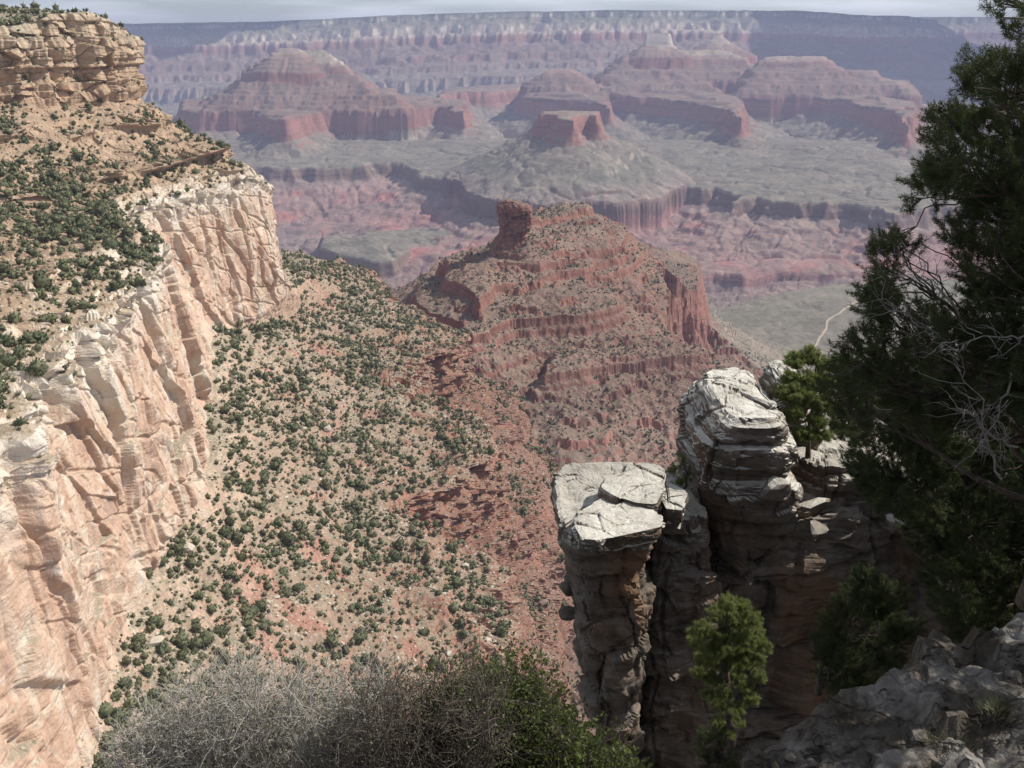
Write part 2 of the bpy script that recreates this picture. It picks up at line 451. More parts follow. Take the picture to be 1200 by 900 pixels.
# --- the near butte with the rock tower
feat('near_butte', -560, [(748, 366), (790, 350), (816, 338), (822, 322), (815, 305), (806, 299), (780, 296), (745, 292)], world=[(330, 3100), (60, 2900), (-120, 2300), (-170, 1800), (120, 1760)],
     prof=[(0, 0), (18, -70), (40, -150), (60, -165), (85, -182), (300, -290), (700, -400)], E=-610, top=.30, cap=120, warp=.12, floor=-1e6)
led = [(0, 0), (3, -13), (9, -17), (13, -27), (50, -44), (53, -53), (110, -80), (260, -158), (420, -290), (600, -420)]
feat('near_butte', -425, [(489, 340), (489, 357), (510, 368), (540, 376), (553, 392), (575, 385), (605, 374), (640, 371), (684, 369), (716, 362), (732, 356)], world=[(190, 1640), (165, 2000), (120, 2300), (40, 2300), (-150, 2000), (-170, 1760)],
     prof=led, E=-500, top=.20, cap=30, warp=.09)
feat('near_butte', -392, [(515, 309), (530, 313), (521, 326), (538, 332), (557, 341), (562, 350)], world=[(-30, 1640), (60, 1700), (140, 1780), (200, 1960), (215, 2230), (60, 2200), (-60, 1960)],
     prof=[(0, 0), (6, -22), (12, -40), (22, -50), (120, -105), (220, -190)], E=-460, top=.3, cap=22, warp=.09, floor=-540)
feat('near_butte', -372, [(590, 308), (630, 309), (676, 297), (714, 291), (734, 277), (739, 272), (730, 264)], world=[(150, 2330), (-10, 2060), (-40, 1880)],
     prof=[(0, 0), (5, -14), (14, -17), (19, -30), (32, -36), (37, -50), (90, -82), (200, -165), (300, -260)], E=-430, top=.4, cap=24, warp=.09, floor=-555)
feat('near_butte', -334, [(608, 263), (622, 259), (650, 254), (676, 249), (689, 246), (694, 243), (690, 240)], world=[(118, 2160), (50, 2060), (20, 1960)],
     prof=[(0, 0), (5, -17), (14, -21), (19, -33), (80, -72), (300, -200)], E=-370, top=.04, cap=8, warp=.07, floor=-380)
feat('saddle', -452, [(470, 378), (490, 376), (520, 386), (545, 396), (560, 402), (552, 410), (500, 402), (430, 392)], prof=[(0, 0), (6, -12), (30, -26), (300, -170)], E=-480, top=.05, cap=10, warp=.08)
# ledges on its near slope
led2 = [(0, 0), (3, -13), (9, -16), (12, -22), (60, -42), (260, -130)]
feat('near_butte', -470, [(640, 440), (675, 434), (697, 428), (728, 424), (768, 420), (806, 417), (830, 412)], world=[(310, 1530), (260, 1580), (60, 1500)], prof=led2, E=-560, top=.33, cap=24, warp=.09)
feat('near_butte', -460, [(700, 414), (718, 409), (750, 406), (785, 403)], world=[(280, 1580), (140, 1540)], prof=led2, E=-560, top=.38, cap=24, warp=.09)
feat('slope_spur', -545, [(592, 548), (612, 533), (640, 512), (672, 493), (690, 482), (676, 480), (640, 500)], prof=[(0, 0), (4, -14), (40, -30), (200, -90)], world=[], E=-560, top=.35, cap=14, warp=.09)
feat('slope_spur', -578, [(636, 592), (667, 570), (700, 549), (747, 530), (754, 533), (742, 522), (700, 536), (660, 560)], prof=[(0, 0), (6, -26), (12, -34), (60, -54), (250, -90)], E=-560, top=.3, cap=14, warp=.08)

NR, NC = 1760, 1220
ys = np.exp(np.linspace(0, 1, NR) ** 1.0 * math.log(25500 / 640.0)) * 640.0
# rows closer together where the near butte and the temples stand
dens = lambda y: 1 / (y ** 1.0) * (1 + 1.6 * np.exp(-((y - 1750) / 650) ** 2) + .7 * np.exp(-((y - 8200) / 3000) ** 2) + .8 * np.exp(-((y - 5400) / 550) ** 2))
yy_ = np.exp(np.linspace(math.log(640), math.log(25500), 6000))
cdf = np.concatenate([[0], np.cumsum(.5 * (dens(yy_)[1:] + dens(yy_)[:-1]) * np.diff(yy_))])
ys = np.interp(np.linspace(0, cdf[-1], NR), cdf, yy_)
txs = np.linspace(-.63, .63, NC)
Yg, Xg = np.meshgrid(ys.astype(np.float32), np.ones(NC, np.float32), indexing='ij')
Xg = (Yg * txs.astype(np.float32)[None, :]).astype(np.float32)
TXg = np.broadcast_to(txs.astype(np.float32)[None, :], Xg.shape)

# outlines wander: alcoves and points of several sizes (bigger far away only because the big walls are there)
far = sstep(2600, 5200, Yg)
nr_ = 1 - far
iF, iN = int(np.searchsorted(ys, 2600)), int(np.searchsorted(ys, 5200))
SF, SN = slice(iF, None), slice(0, iN)
def part(s, fn):
    """a noise needed only on some rows"""
    o = np.zeros_like(Xg)
    o[s] = fn(Xg[s], Yg[s])
    return o
WX = part(SF, lambda X, Y: fbm2(X / 900, Y / 900, 2, 1) * 70 + rid2(X / 260, Y / 260, 4, 5) * 66) * far
WY = part(SF, lambda X, Y: fbm2(X / 900, Y / 900, 2, 21) * 110 + rid2(X / 260, Y / 260, 4, 25) * 66) * far
WX += part(SN, lambda X, Y: fbm2(X / 160, Y / 160, 2, 41) * 70 + rid2(X / 55, Y / 55, 4, 43) * 34) * nr_
WY += part(SN, lambda X, Y: fbm2(X / 160, Y / 160, 2, 51) * 70 + rid2(X / 55, Y / 55, 4, 53) * 34) * nr_
base = np.interp(Yg, [800, 1100, 1300, 1900, 2500, 3000, 3400, 4500, 5200, 5900, 7000, 9000, 12000, 15000, 26000],
                 [-630, -630, -650, -720, -820, -950, -1180, -1345, -1340, -1280, -1150, -990, -880, -800, -600]).astype(np.float32)
base = base - np.clip(Xg - 150, 0, 500) * .25 * (1 - sstep(2300, 3200, Yg)) + np.clip(60 - Xg, 0, 400) * .32 * (1 - sstep(1250, 1500, Yg))
base += fbm2(Xg / 420, Yg / 420, 4, 61) * 45 * sstep(1500, 4500, Yg) + part(SN, lambda X, Y: rid2(X / 70, Y / 70, 4, 63) * 6)
Z = base.copy()
ST = np.interp(base, [-1340, -1240, -1100, -1000, -600], [-1360, -1280, -1110, -960, -600]).astype(np.float32)
ST = np.where(Yg < 2600, -560 + (base + 640) * .6, ST)
FID = np.full(Z.shape, -1, np.int16)
for k, f in enumerate(FEATS):
    P = np.array(f['P'], np.float64)
    m = f['reach'] + 250 * f['warp']
    rows = np.where((ys > P[:, 1].min() - m) & (ys < P[:, 1].max() + m))[0]
    if not len(rows): continue
    r0, r1 = rows[0], rows[-1] + 1
    X, Y = Xg[r0:r1], Yg[r0:r1]
    sel = (X > P[:, 0].min() - m) & (X < P[:, 0].max() + m)
    cols = np.where(sel.any(0))[0]
    if not len(cols): continue
    c0, c1 = cols[0], cols[-1] + 1
    sl = (slice(r0, r1), slice(c0, c1))
    X, Y = Xg[sl] + WX[sl] * f['warp'], Yg[sl] + WY[sl] * f['warp']
    d, arc = sdf(X, Y, P)
    pr = f['prof']
    kd = [-1e5, -f['cap'] / max(f['top'], 1e-3)] + [p[0] for p in pr] + [pr[-1][0] + 3000]
    kz = [f['cap'], f['cap']] + [p[1] for p in pr] + [pr[-1][1] - 1400]
    dz = np.interp(d, kd, kz).astype(np.float32)
    zr = f['z'] if f['zline'] is None else np.interp(TXg[sl], *f['zline'])
    z = zr + dz
    # gullies that run down the slopes below the rim
    fa = far[sl]
    lam = 55 + 95 * fa
    gn = rid2(arc / lam, d / (lam * 9) + k, 3, 91, .6)
    g = gn * (3.5 + 12 * fa) * sstep(.2, 1, d / (60 + 160 * fa)) * f['gully'] 
    z = z + g
    z = np.where(zr + dz < f['floor'], -1e5, z)
    up = z > Z[sl]
    Z[sl] = np.where(up, z, Z[sl])
    ST[sl] = np.where(up, f['E'] + dz, ST[sl])
    FID[sl] = np.where(up, k, FID[sl])
# the side canyon that bares the red cliff under the butte's right end
CUT = np.array([(300, 1660), (290, 1930), (312, 2130), (366, 2206), (433, 2303), (640, 2340), (640, 1800), (400, 1640)], float)
r0, r1 = np.searchsorted(ys, (1500, 2500))
sl = (slice(r0, r1), slice(NC // 2, NC))
dc, _a = sdf(Xg[sl] + WX[sl] * .3, Yg[sl] + WY[sl] * .3, CUT)
zc = np.interp(-dc, [-1, 0, 14, 34, 55, 85, 300], [1e4, -545, -598, -676, -706, -735, -800])
hit = zc < Z[sl]
Z[sl] = np.where(hit, zc, Z[sl]); ST[sl] = np.where(hit, zc - 60, ST[sl])
# gullies and small ribs everywhere
ch = part(SF, lambda X, Y: sstep(.72, 1, 1 - 2.2 * np.abs(fbm2(X / 620, Y / 620, 3, 77))) * 13 + sstep(.7, 1, 1 - 2.2 * np.abs(fbm2(X / 210, Y / 260, 3, 78))) * 7)
Z -= ch * far * (ST < -700)
Z += part(SF, lambda X, Y: rid2(X / 190, Y / 190, 3, 71) * 5 + fbm2(X / 40, Y / 40, 2, 75) * 2) * far
flat_ = np.where(FID == [i for i, f in enumerate(FEATS) if f['name'] == 'trail_plateau'][0], .25, 1.0).astype(np.float32)
Z += part(SN, lambda X, Y: rid2(X / 38, Y / 38, 4, 81) * 3.2 + fbm2(X / 9, Y / 9, 2, 85) * 1.3) * nr_ * flat_
# broken beds on the near red slopes
q = (Z + fbm2(Xg / 90, Yg / 90, 3, 87) * 9) / 17.0
fr = q - np.floor(q)
bed_on = nr_ * sstep(-.05, .35, fbm2(Xg / 70, Yg / 70, 3, 88)) * (Z < -330) * .75
Z = Z + (sstep(.3, .6, fr) - fr) * 17.0 * bed_on
# beds in the far red slopes, and a slight rounding of edges the mesh cannot carry
q = (ST + fbm2(Xg / 700, Yg / 700, 2, 89) * 16) / 34.0
fr = q - np.floor(q)
Z = Z + (sstep(.22, .5, fr) - fr) * 34.0 * far * ((ST > -600) * .8 + ((ST <= -600) & (ST > -900)) * .3 + (ST < -1060) * .4)
Zs = np.pad(Z, 1, mode='edge')
Zs = (Zs[:-2, 1:-1] + Zs[2:, 1:-1] + 2 * Zs[1:-1, :-2] + 2 * Zs[1:-1, 2:] + 4 * Zs[1:-1, 1:-1]) / 10
Z = Z + (Zs - Z) * np.clip(far + .0, 0, 1)
Zc = Z
V = np.stack([Xg, Yg, Z], -1).reshape(-1, 3)
F = grid_faces(NR, NC)
names = [f['name'] for f in FEATS] + ['floor']
uniq = sorted(set(names))
lab = np.array([uniq.index(n) for n in names], np.int16)[FID.ravel()]   # FID -1 -> last
MIDS = ('near_butte', 'slope_spur', 'saddle')
GROUPS = {'near_butte': ('butte', 'red stepped butte with a rock tower on its left end beyond the valley', 'butte'),
          'left_temple': ('butte', 'large red stepped butte with a small dark cap, far side of the canyon', 'butte'),
          'centre_temple': ('butte', 'hazy red pyramid butte standing behind the flat-topped grey butte', 'butte'),
          'twin_temple': ('butte', 'far pink butte crowned by a pale square crag and a pale knob', 'butte'),
          'long_ridge': ('ridge', 'long stepped red ridge sloping down to the pine on the far side', 'ridge'),
          'flat_butte': ('butte', 'flat-topped grey butte with a shaded cliff and wide fan of slopes', 'butte'),
          'north_rim': ('plateau', 'hazy level rim with a white cliff band along the skyline', 'canyon rim'),
          'trail_plateau': ('plateau', 'smooth grey green plateau crossed by a pale trail', 'plateau'),
          'platform': ('terrace', 'broad grey terrace ending in a dark cliff above red slopes', 'terrace')}
l4 = lab[F]
fl = l4[:, 0]
ymean = V[F[:, 0], 1]
done = np.zeros(len(F), bool)
for n, (nm, label, cat) in GROUPS.items():
    m = fl == uniq.index(n)
    v, f_, a = compact(V, F[m], {'strat': ST.ravel()})
    o = mesh_np(nm, v, f_, M_MID if n in MIDS else M_FAR, attrs=a, smooth=n not in MIDS)
    tag(o, label, cat, kind='structure')
    done |= m
for sel, nm, label, mat in ((~done & (ymean < 2600), 'valley', 'red valley floor dotted with scrub between the slopes', M_MID),
                            (~done & (ymean >= 2600), 'canyon_floor', 'purple and red slopes and gorge at the bottom of the canyon', M_FAR)):
    v, f_, a = compact(V, F[sel], {'strat': ST.ravel()})
    tag(mesh_np(nm, v, f_, mat, attrs=a, smooth=mat is M_FAR), label, 'canyon', kind='structure')
# ------------------------------------------------------------------ the near wall on the left: rim cliffs, pale cliff, scree slope, red ledges
# Each station is a section through the strata; the points come from the photograph at the strata's heights.
def W(x, y, z): return (x, y, z)
ST_ = [  # far back top, top, rim, base of rim cliff, mid ledge, pale rim, pale base, mid slope, red rim, red base, valley
    # 0: beside the camera, outside the frame
    [W(-620, 60, 70), W(-520, 80, 30), W(-500, 90, 10), W(-470, 110, -60), W(-330, 150, -100), W(-215, 190, -140), W(-150, 215, -285), W(-60, 240, -345), W(70, 270, -430), W(120, 285, -520), W(200, 300, -640)],
    [W(-640, 340, 70), W(-520, 350, 30), W(-480, 350, 10), W(-440, 352, -60), W(-300, 340, -100), U(0, 540, z=-140), U(98, 915, z=-285), U(330, 900, z=-345), U(590, 900, z=-430), U(640, 930, z=-500), U(760, 960, z=-640)],
    [W(-700, 520, 70), W(-560, 520, 30), W(-520, 520, 10), W(-480, 520, -60), W(-330, 480, -100), U(45, 447, z=-140), U(135, 745, z=-285), U(370, 740, z=-345), U(585, 770, z=-422), U(625, 800, z=-490), U(690, 880, z=-640)],
    [W(-740, 680, 70), W(-610, 680, 30), W(-560, 680, 10), W(-520, 690, -60), W(-380, 620, -100), U(130, 372, z=-140), U(215, 610, z=-285), U(400, 600, z=-345), U(575, 670, z=-415), U(590, 740, z=-500), U(660, 840, z=-650)],
    [W(-760, 780, 70), W(-650, 790, 30), W(-590, 800, 10), W(-540, 810, -60), W(-420, 720, -100), U(188, 316, z=-140), U(243, 560, z=-285), U(372, 545, z=-335), U(478, 592, z=-372), U(560, 640, z=-480), U(690, 700, z=-640)],
    [W(-800, 880, 70), W(-660, 900, 32), U(-30, 30, y=880), U(-20, 122, y=875), U(40, 215, y=800), U(197, 298, z=-138), U(246, 480, z=-285), U(420, 470, z=-345), U(583, 518, z=-402), U(583, 570, z=-470), U(720, 640, z=-635)],
    [W(-800, 960, 75), W(-640, 985, 34), U(20, 30, y=915), U(40, 125, y=905), U(85, 205, y=860), U(150, 254, z=-140), U(252, 395, y=905), U(395, 420, z=-330), U(478, 436, z=-356), U(560, 500, z=-460), U(740, 590, z=-635)],
    [W(-780, 1060, 75), W(-600, 1060, 34), U(80, 14, y=965), U(95, 122, y=950), U(150, 190, y=925), U(215, 231, z=-140), U(272, 384, z=-282), U(400, 365, z=-322), U(540, 394, z=-376), U(530, 440, z=-440), U(700, 500, z=-640)],
    [W(-760, 1120, 70), W(-560, 1120, 30), U(135, 26, y=1010), U(148, 118, y=1000), U(205, 178, y=1000), U(270, 213, z=-140), U(318, 360, z=-278), U(400, 335, z=-310), U(462, 352, z=-352), U(480, 385, z=-420), U(640, 470, z=-640)],
    [W(-740, 1180, 65), W(-540, 1170, 28), U(156, 40, y=1045), U(160, 116, y=1035), U(232, 168, y=1040), U(300, 205, z=-140), U(338, 342, z=-270), U(385, 312, z=-297), U(432, 316, z=-334), U(452, 345, z=-400), U(560, 430, z=-640)],
    [W(-740, 1230, 60), W(-560, 1215, 26), U(154, 50, y=1085), U(158, 114, y=1085), U(240, 168, y=1100), U(311, 222, y=1165), U(325, 318, y=1190), U(365, 303, y=1430), W(-240, 1520, -340), W(-215, 1570, -420), W(-150, 1680, -640)],
    [W(-760, 1290, 55), W(-620, 1280, 24), U(140, 60, y=1150), U(142, 115, y=1160), U(215, 168, y=1200), U(295, 228, y=1260), U(310, 310, y=1300), W(-345, 1470, -300), W(-300, 1580, -350), W(-290, 1640, -430), W(-270, 1790, -660)],
    [W(-900, 1400, 50), W(-800, 1380, 20), W(-640, 1330, 0), W(-620, 1350, -60), W(-560, 1400, -100), W(-520, 1440, -140), W(-500, 1470, -270), W(-470, 1590, -310), W(-460, 1680, -360), W(-460, 1740, -440), W(-450, 1880, -660)],
]
CT = np.array(ST_, np.float64)
# the red cliff drops almost straight from its rim towards the valley
for q in range(len(CT)):
    out = CT[q, 10, :2] - CT[q, 8, :2]; out /= np.linalg.norm(out) + 1e-9
    drop = 62 if q < 9 else 50
    CT[q, 9, :2] = CT[q, 8, :2] + out * 12 + np.array([2, -8]); CT[q, 9, 2] = CT[q, 8, 2] - drop             # stations x levels x 3
nS, nL = CT.shape[:2]
# how finely each band is cut (rows) and each stretch between stations (columns)
band = [20, 36, 90, 110, 130, 330, 170, 200, 70, 120]
seg = [60, 190, 170, 120, 70, 80, 110, 120, 110, 80, 50, 40]
def resample(ctrl, counts, smooth):
    """along axis 0: a curve through the control points; linear mixed with Catmull-Rom"""
    n = len(ctrl)
    outp = []
    for i in range(n - 1):
        m = counts[i]
        t = (np.arange(m) / m)[:, None, None] if ctrl.ndim == 3 else (np.arange(m) / m)[:, None]
        p0, p1, p2, p3 = ctrl[max(i - 1, 0)], ctrl[i], ctrl[i + 1], ctrl[min(i + 2, n - 1)]
        lin = p1 + (p2 - p1) * t
        cr = .5 * ((2 * p1) + (-p0 + p2) * t + (2 * p0 - 5 * p1 + 4 * p2 - p3) * t * t + (-p0 + 3 * p1 - 3 * p2 + p3) * t ** 3)
        outp.append(lin * (1 - smooth) + cr * smooth)
    outp.append(ctrl[-1:])
    return np.concatenate(outp, 0)
G = resample(CT, seg, .6)                                   # columns x levels x 3
lev = np.arange(nL)[None, :, None] * np.ones((len(G), 1, 1))
G = np.concatenate([G, lev], 2).transpose(1, 0, 2)           # levels x columns x 4
G = resample(G, band, .12)                                   # rows x columns x 4
LV = G[..., 3].astype(np.float32)
PX, PY, PZ = (G[..., i].astype(np.float32) for i in range(3))
def normals(PX, PY, PZ):
    a = [np.gradient(q, axis=0) for q in (PX, PY, PZ)]
    b = [np.gradient(q, axis=1) for q in (PX, PY, PZ)]
    nx, ny, nz = a[1] * b[2] - a[2] * b[1], a[2] * b[0] - a[0] * b[2], a[0] * b[1] - a[1] * b[0]
    l = np.sqrt(nx * nx + ny * ny + nz * nz) + 1e-9
    s = np.sign(np.median(nx))
    return nx / l * s, ny / l * s, nz / l * s
NX, NY, NZ = normals(PX, PY, PZ)
HX, HY = NX / np.sqrt(NX ** 2 + NY ** 2 + 1e-3), NY / np.sqrt(NX ** 2 + NY ** 2 + 1e-3)
inb = lambda a, b, w=.12: sstep(a - w, a + w, LV) * (1 - sstep(b - w, b + w, LV))
kaib, toro, coco, herm, supai, low = inb(2, 3), inb(3, 5), inb(5, 6, .06), inb(6, 8), inb(8, 9, .15), inb(9, 11, .2)
wob = fbm3(PX / 60, PY / 60, PZ / 60, 3, 3)
D = np.zeros_like(PX)
def beds(z, per, seed, soft=.12):
    q = z / per
    i = np.floor(q).astype(np.int32)
    f = q - i
    r0 = _perm[(i + seed) & 255] / 255.0; r1 = _perm[(i + 1 + seed) & 255] / 255.0
    return r0 + (r1 - r0) * sstep(1 - soft, 1, f)
def block(x, y, z, seed, edge):
    """blocks standing out by different amounts, sinking to their joints: (-.5 .. .5), joint 0 .. 1"""
    a, r, b = cell3(x, y, z, seed)
    e = b - a
    return (r - .5) * sstep(0, .22, e), 1 - sstep(0, edge, e)
def facets(x, y, z, seed, edge=.06):
    """broken rock: every cell a tilted plane; returns (height, joint)"""
    a, r, b, f = cell3(x, y, z, seed, True)
    e = b - a
    return f * 1.1 + (r - .5) * .45 * sstep(0, .12, e), 1 - sstep(0, edge, e)
def add(mask, fn):
    """displace only the rows of one band"""
    global D
    r = np.where(mask.max(1) > .004)[0]
    q = slice(r[0], r[-1] + 1)
    D[q] += mask[q] * fn(PX[q], PY[q], PZ[q], wob[q])
def f_kaib(x, y, z, w):
    vj = fbm2(x / 26 + z / 300, y / 26, 4, 31)
    b, j = facets(x / 19, y / 19, z / 10, 1, .1)
    return vj * 9 + (beds(z + w * 3, 13.0, 5, .08) - .5) * 9 + (beds(z + w * 2, 3.3, 9, .2) - .5) * 3.2 + b * 6 - j * 1.4
add(kaib, f_kaib)
lw0 = inb(3.5, 4.6, .1)
def f_toro(x, y, z, w):
    lw = sstep(-.15, .35, fbm2(x / 110, y / 110, 3, 33))
    b, j = facets(x / 12, y / 12, z / 9, 12, .1)
    return lw * ((beds(z + w * 6, 12.0, 17, .25) - .5) * 13 + (beds(z + w * 3, 4.5, 19, .25) - .5) * 5) + fbm3(x / 22, y / 22, z / 22, 4, 35) * 3.0 + b * 1.6
add(toro, f_toro)
def ledge(l0, l1, amp, seed):
    """a low cliff: the slope bulges out to its lip, then falls straight back"""
    lv = LV + fbm2(PX / 90, PY / 90, 3, seed) * .10
    q = np.clip((lv - l0) / (l1 - l0), 0, 1) * (1 - sstep(l1, l1 + .07, lv))
    a = amp * np.clip(.75 + fbm2(PX / 70, PY / 70, 3, seed + 1) * 1.3, .05, 1.4)
    return q * a
ld = ledge(3.75, 4.28, 13, 131) + ledge(3.15, 3.5, 8, 133) + ledge(4.5, 4.75, 5, 135)
fm = sstep(.1, .6, ld / 12)
D += ld
add(fm, lambda x, y, z, w: facets(x / 14, y / 14, z / 10, 2, .08)[0] * 6 + (beds(z + w * 2, 3.6, 20, .2) - .5) * 2.5)
lw0 = fm
def f_coco(x, y, z, w):
    sx = x * .3 + y
    b, j = facets(sx / 95 + w * .12 + z / 210, z / 330 + sx / 400, x / 160, 3, .03)
    b2, j2 = facets(sx / 30 + z / 34, z / 70 - sx / 70, x / 40, 4, .04)
    b3, j3 = facets(sx / 10 + z / 16, z / 16 - sx / 34, x / 14, 14, .06)
    crack = sstep(.80, .96, 1 - 2 * np.abs(n2(sx / 60 + w * .25 + z / 260, z / 520 + 3.3, 36))) + .5 * sstep(.85, .97, 1 - 2 * np.abs(n2(sx / 26 + w * .2 + z / 150, z / 260 + 7.3, 56)))
    hor = sstep(.86, .97, 1 - 2 * np.abs(n2(z / 24 + sx / 90 + w * .3, sx / 130, 57)))
    return b * 12 - j * 1.6 + b2 * 3.6 - j2 * .8 + b3 * 1.1 - j3 * .3 - crack * 4.2 - hor * 1.3 + fbm3(x / 9, y / 14, z / 11, 4, 37) * .6 
add(coco, f_coco)
def soften(D, n):
    for _ in range(n):
        D = np.pad(D, 1, mode='edge')
        D = (D[:-2, 1:-1] + D[2:, 1:-1] + D[1:-1, :-2] + D[1:-1, 2:] + 2 * D[1:-1, 1:-1]) / 6
    return D
D = D + (soften(D, 2) - D) * coco
rimw = np.exp(-((LV - 5.02) / .09) ** 2)
add(rimw, lambda x, y, z, w: facets(x / 10, y / 10, z / 7, 6, .08)[0] * 6 + fbm2(x / 30, y / 30, 3, 46) * 4)
def f_herm(x, y, z, w):
    return fbm3(x / 45, y / 45, z / 45, 3, 39) * 3.6 + rid2(x / 30, y / 30, 4, 41) * 1.7 + fbm3(x / 5, y / 5, z / 5, 3, 43) * .7
add(herm, f_herm)
red = np.clip(supai + low * .38 + .55 * inb(7.35, 8.0, .25) * sstep(.0, .3, wob), 0, 1)
def f_red(x, y, z, w):
    b, j = facets(x / 15, y / 15, z / 8, 8, .1)
    return fbm2(x / 30, y / 30, 4, 31) * 7 + rid2(x / 75, y / 75, 3, 47) * 10 + (beds(z + w * 4, 15.0, 51, .10) - .5) * 13 + (beds(z + w * 2, 4.6, 57, .2) - .5) * 4.5 + b * 7.5 - j * 1.6
add(red, f_red)
ld2 = ledge(7.72, 8.03, 8, 137) + ledge(9.08, 9.34, 10, 139) + ledge(9.5, 9.72, 10, 141) + ledge(8.35, 8.6, 5, 143)
fm2 = sstep(.1, .6, ld2 / 9)
D += ld2
add(fm2, lambda x, y, z, w: facets(x / 9, y / 9, z / 7, 22, .1)[0] * 5)
add(low, lambda x, y, z, w: fbm3(x / 30, y / 30, z / 30, 4, 49) * 3)
horiz = np.clip(kaib + coco + supai + low * .3 + lw0 * .6 + fm2 * .5, 0, 1)
DX, DY, DZ = NX * (1 - horiz) + HX * horiz, NY * (1 - horiz) + HY * horiz, NZ * (1 - horiz)
LXp, LYp, LZp = PX + DX * D, PY + DY * D, PZ + DZ * D
# strata measure for the colours, bent with the level rather than the height
E_lv = np.interp(LV, range(11), [30, 12, 0, -58, -95, -137, -285, -330, -385, -470, -600]).astype(np.float32)

def wall_mat():
    t = NT('near_wall_rock')
    p = t.pos(); E = t.attr('strat')
    x, y, z = t.xyz(p)
    nz = t.nz()
    w = t.noise(p, .03, 4)
    E2 = t.math('ADD', E, t.mr(w, .3, .7, -9, 9))
    k = lambda e: (e + 700) / 760.0
    f = t.mr(E2, -700, 60)
    cliff = t.ramp(f, [(k(-640), (.24, .128, .092)), (k(-480), (.25, .128, .092)), (k(-385), (.30, .145, .10)), (k(-340), (.34, .20, .145)), (k(-300), (.50, .34, .25)),
                       (k(-284), (.60, .43, .32)), (k(-215), (.64, .46, .345)), (k(-155), (.66, .52, .41)), (k(-136), (.62, .55, .45)), (k(-120), (.42, .30, .205)),
                       (k(-60), (.43, .305, .21)), (k(-45), (.45, .31, .21)), (k(-15), (.48, .36, .255)), (k(10), (.43, .37, .28))])
    slope = t.ramp(f, [(k(-640), (.23, .145, .108)), (k(-480), (.235, .145, .105)), (k(-400), (.27, .17, .125)), (k(-372), (.285, .215, .155)), (k(-300), (.31, .265, .195)), (k(-280), (.32, .275, .205)),
                       (k(-140), (.42, .34, .25)), (k(-128), (.33, .235, .16)), (k(-60), (.34, .25, .175)), (k(0), (.33, .28, .20))])
    st = t.n.new('ShaderNodeCombineXYZ')
    t.put(st.inputs[2], t.math('MULTIPLY', E2, .34)); t.put(st.inputs[0], t.math('MULTIPLY', x, .01)); t.put(st.inputs[1], t.math('MULTIPLY', y, .01))
    bed = t.noise(st.outputs[0], 1.0, 4, .65)
    bedc = t.ramp(bed, [(.32, (.66, .62, .58)), (.5, (1, 1, 1)), (.68, (1.2, 1.2, 1.18))])
    isco = t.math('MULTIPLY', t.mr(E2, -290, -282), t.mr(E2, -128, -140))
    cliff = t.mix(t.math('SUBTRACT', 1.0, t.math('MULTIPLY', isco, .75)), cliff, t.mix(1.0, cliff, bedc, 'MULTIPLY'))
    # the pale cliff: pink, white and grey washes, dark varnish streaks
    lean = t.n.new('ShaderNodeVectorMath'); lean.operation = 'MULTIPLY'; t.l.new(p, lean.inputs[0]); lean.inputs[1].default_value = (1, 1, .28)
    wash = t.noise(lean.outputs[0], .055, 6, .68, .0)
    pale = t.ramp(wash, [(.30, (.36, .25, .195)), (.42, (.52, .34, .24)), (.52, (.58, .42, .31)), (.62, (.60, .51, .405)), (.74, (.50, .45, .39))])
    strk = t.noise(t.scale(p, (1, 1, .12)), .12, 5, .7)
    pale = t.mix(t.mr(strk, .56, .70, 0, .75), pale, (.33, .225, .185))
    wh = t.noise(p, .10, 4, .65)
    pale = t.mix(t.math('MULTIPLY', t.mr(wh, .55, .68), .6), pale, (.72, .66, .56))
    topw = t.math('MULTIPLY', t.mr(E2, -170, -140), t.mr(E2, -122, -136))
    pale = t.mix(t.math('MULTIPLY', topw, .75), pale, (.70, .65, .56))
    cliff = t.mix(isco, cliff, pale)
    # scree: cream rubble with red gullies
    rb = t.noise(p, .3, 4, .75)
    slope = t.mix(1.0, slope, t.ramp(rb, [(.3, (.72, .70, .66)), (.55, (1.0, 1.0, 1.0)), (.72, (1.28, 1.27, 1.25))]), 'MULTIPLY')
    redn = t.noise(p, .020, 4, .6)
    redm = t.math('MULTIPLY', t.mr(redn, .57, .62), t.mr(E2, -288, -300))
    slope = t.mix(t.math('MULTIPLY', redm, .8), slope, (.33, .155, .115))
    vo = t.voro(p, .42); vc = t.voro(p, .42, out='Color')
    gs = t.n.new('ShaderNodeSeparateColor'); t.l.new(vc, gs.inputs[0])
    stone = t.math('MULTIPLY', t.mr(vo, .42, .25), t.math('LESS_THAN', gs.outputs[0], .34))
    slope = t.mix(t.math('MULTIPLY', stone, .75), slope, (.52, .46, .38))
    scr = t.math('MULTIPLY', t.mr(vo, .5, .3), t.math('GREATER_THAN', gs.outputs[0], .80))
    slope = t.mix(t.math('MULTIPLY', scr, .75), slope, (.17, .16, .095))
    steep = t.mr(t.math('ADD', nz, t.mr(rb, .3, .7, -.10, .10)), .78, .58)
    col = t.mix(steep, slope, cliff)
    h = t.math('ADD', t.noise(p, .35, 6, .68), t.math('MULTIPLY', t.voro(t.scale(p, (1, 1, 1.6)), .28, 'DISTANCE_TO_EDGE'), .5))
    t.bump(h, .8, 1.3)
    return t.color(col)
M_WALL = wall_mat()

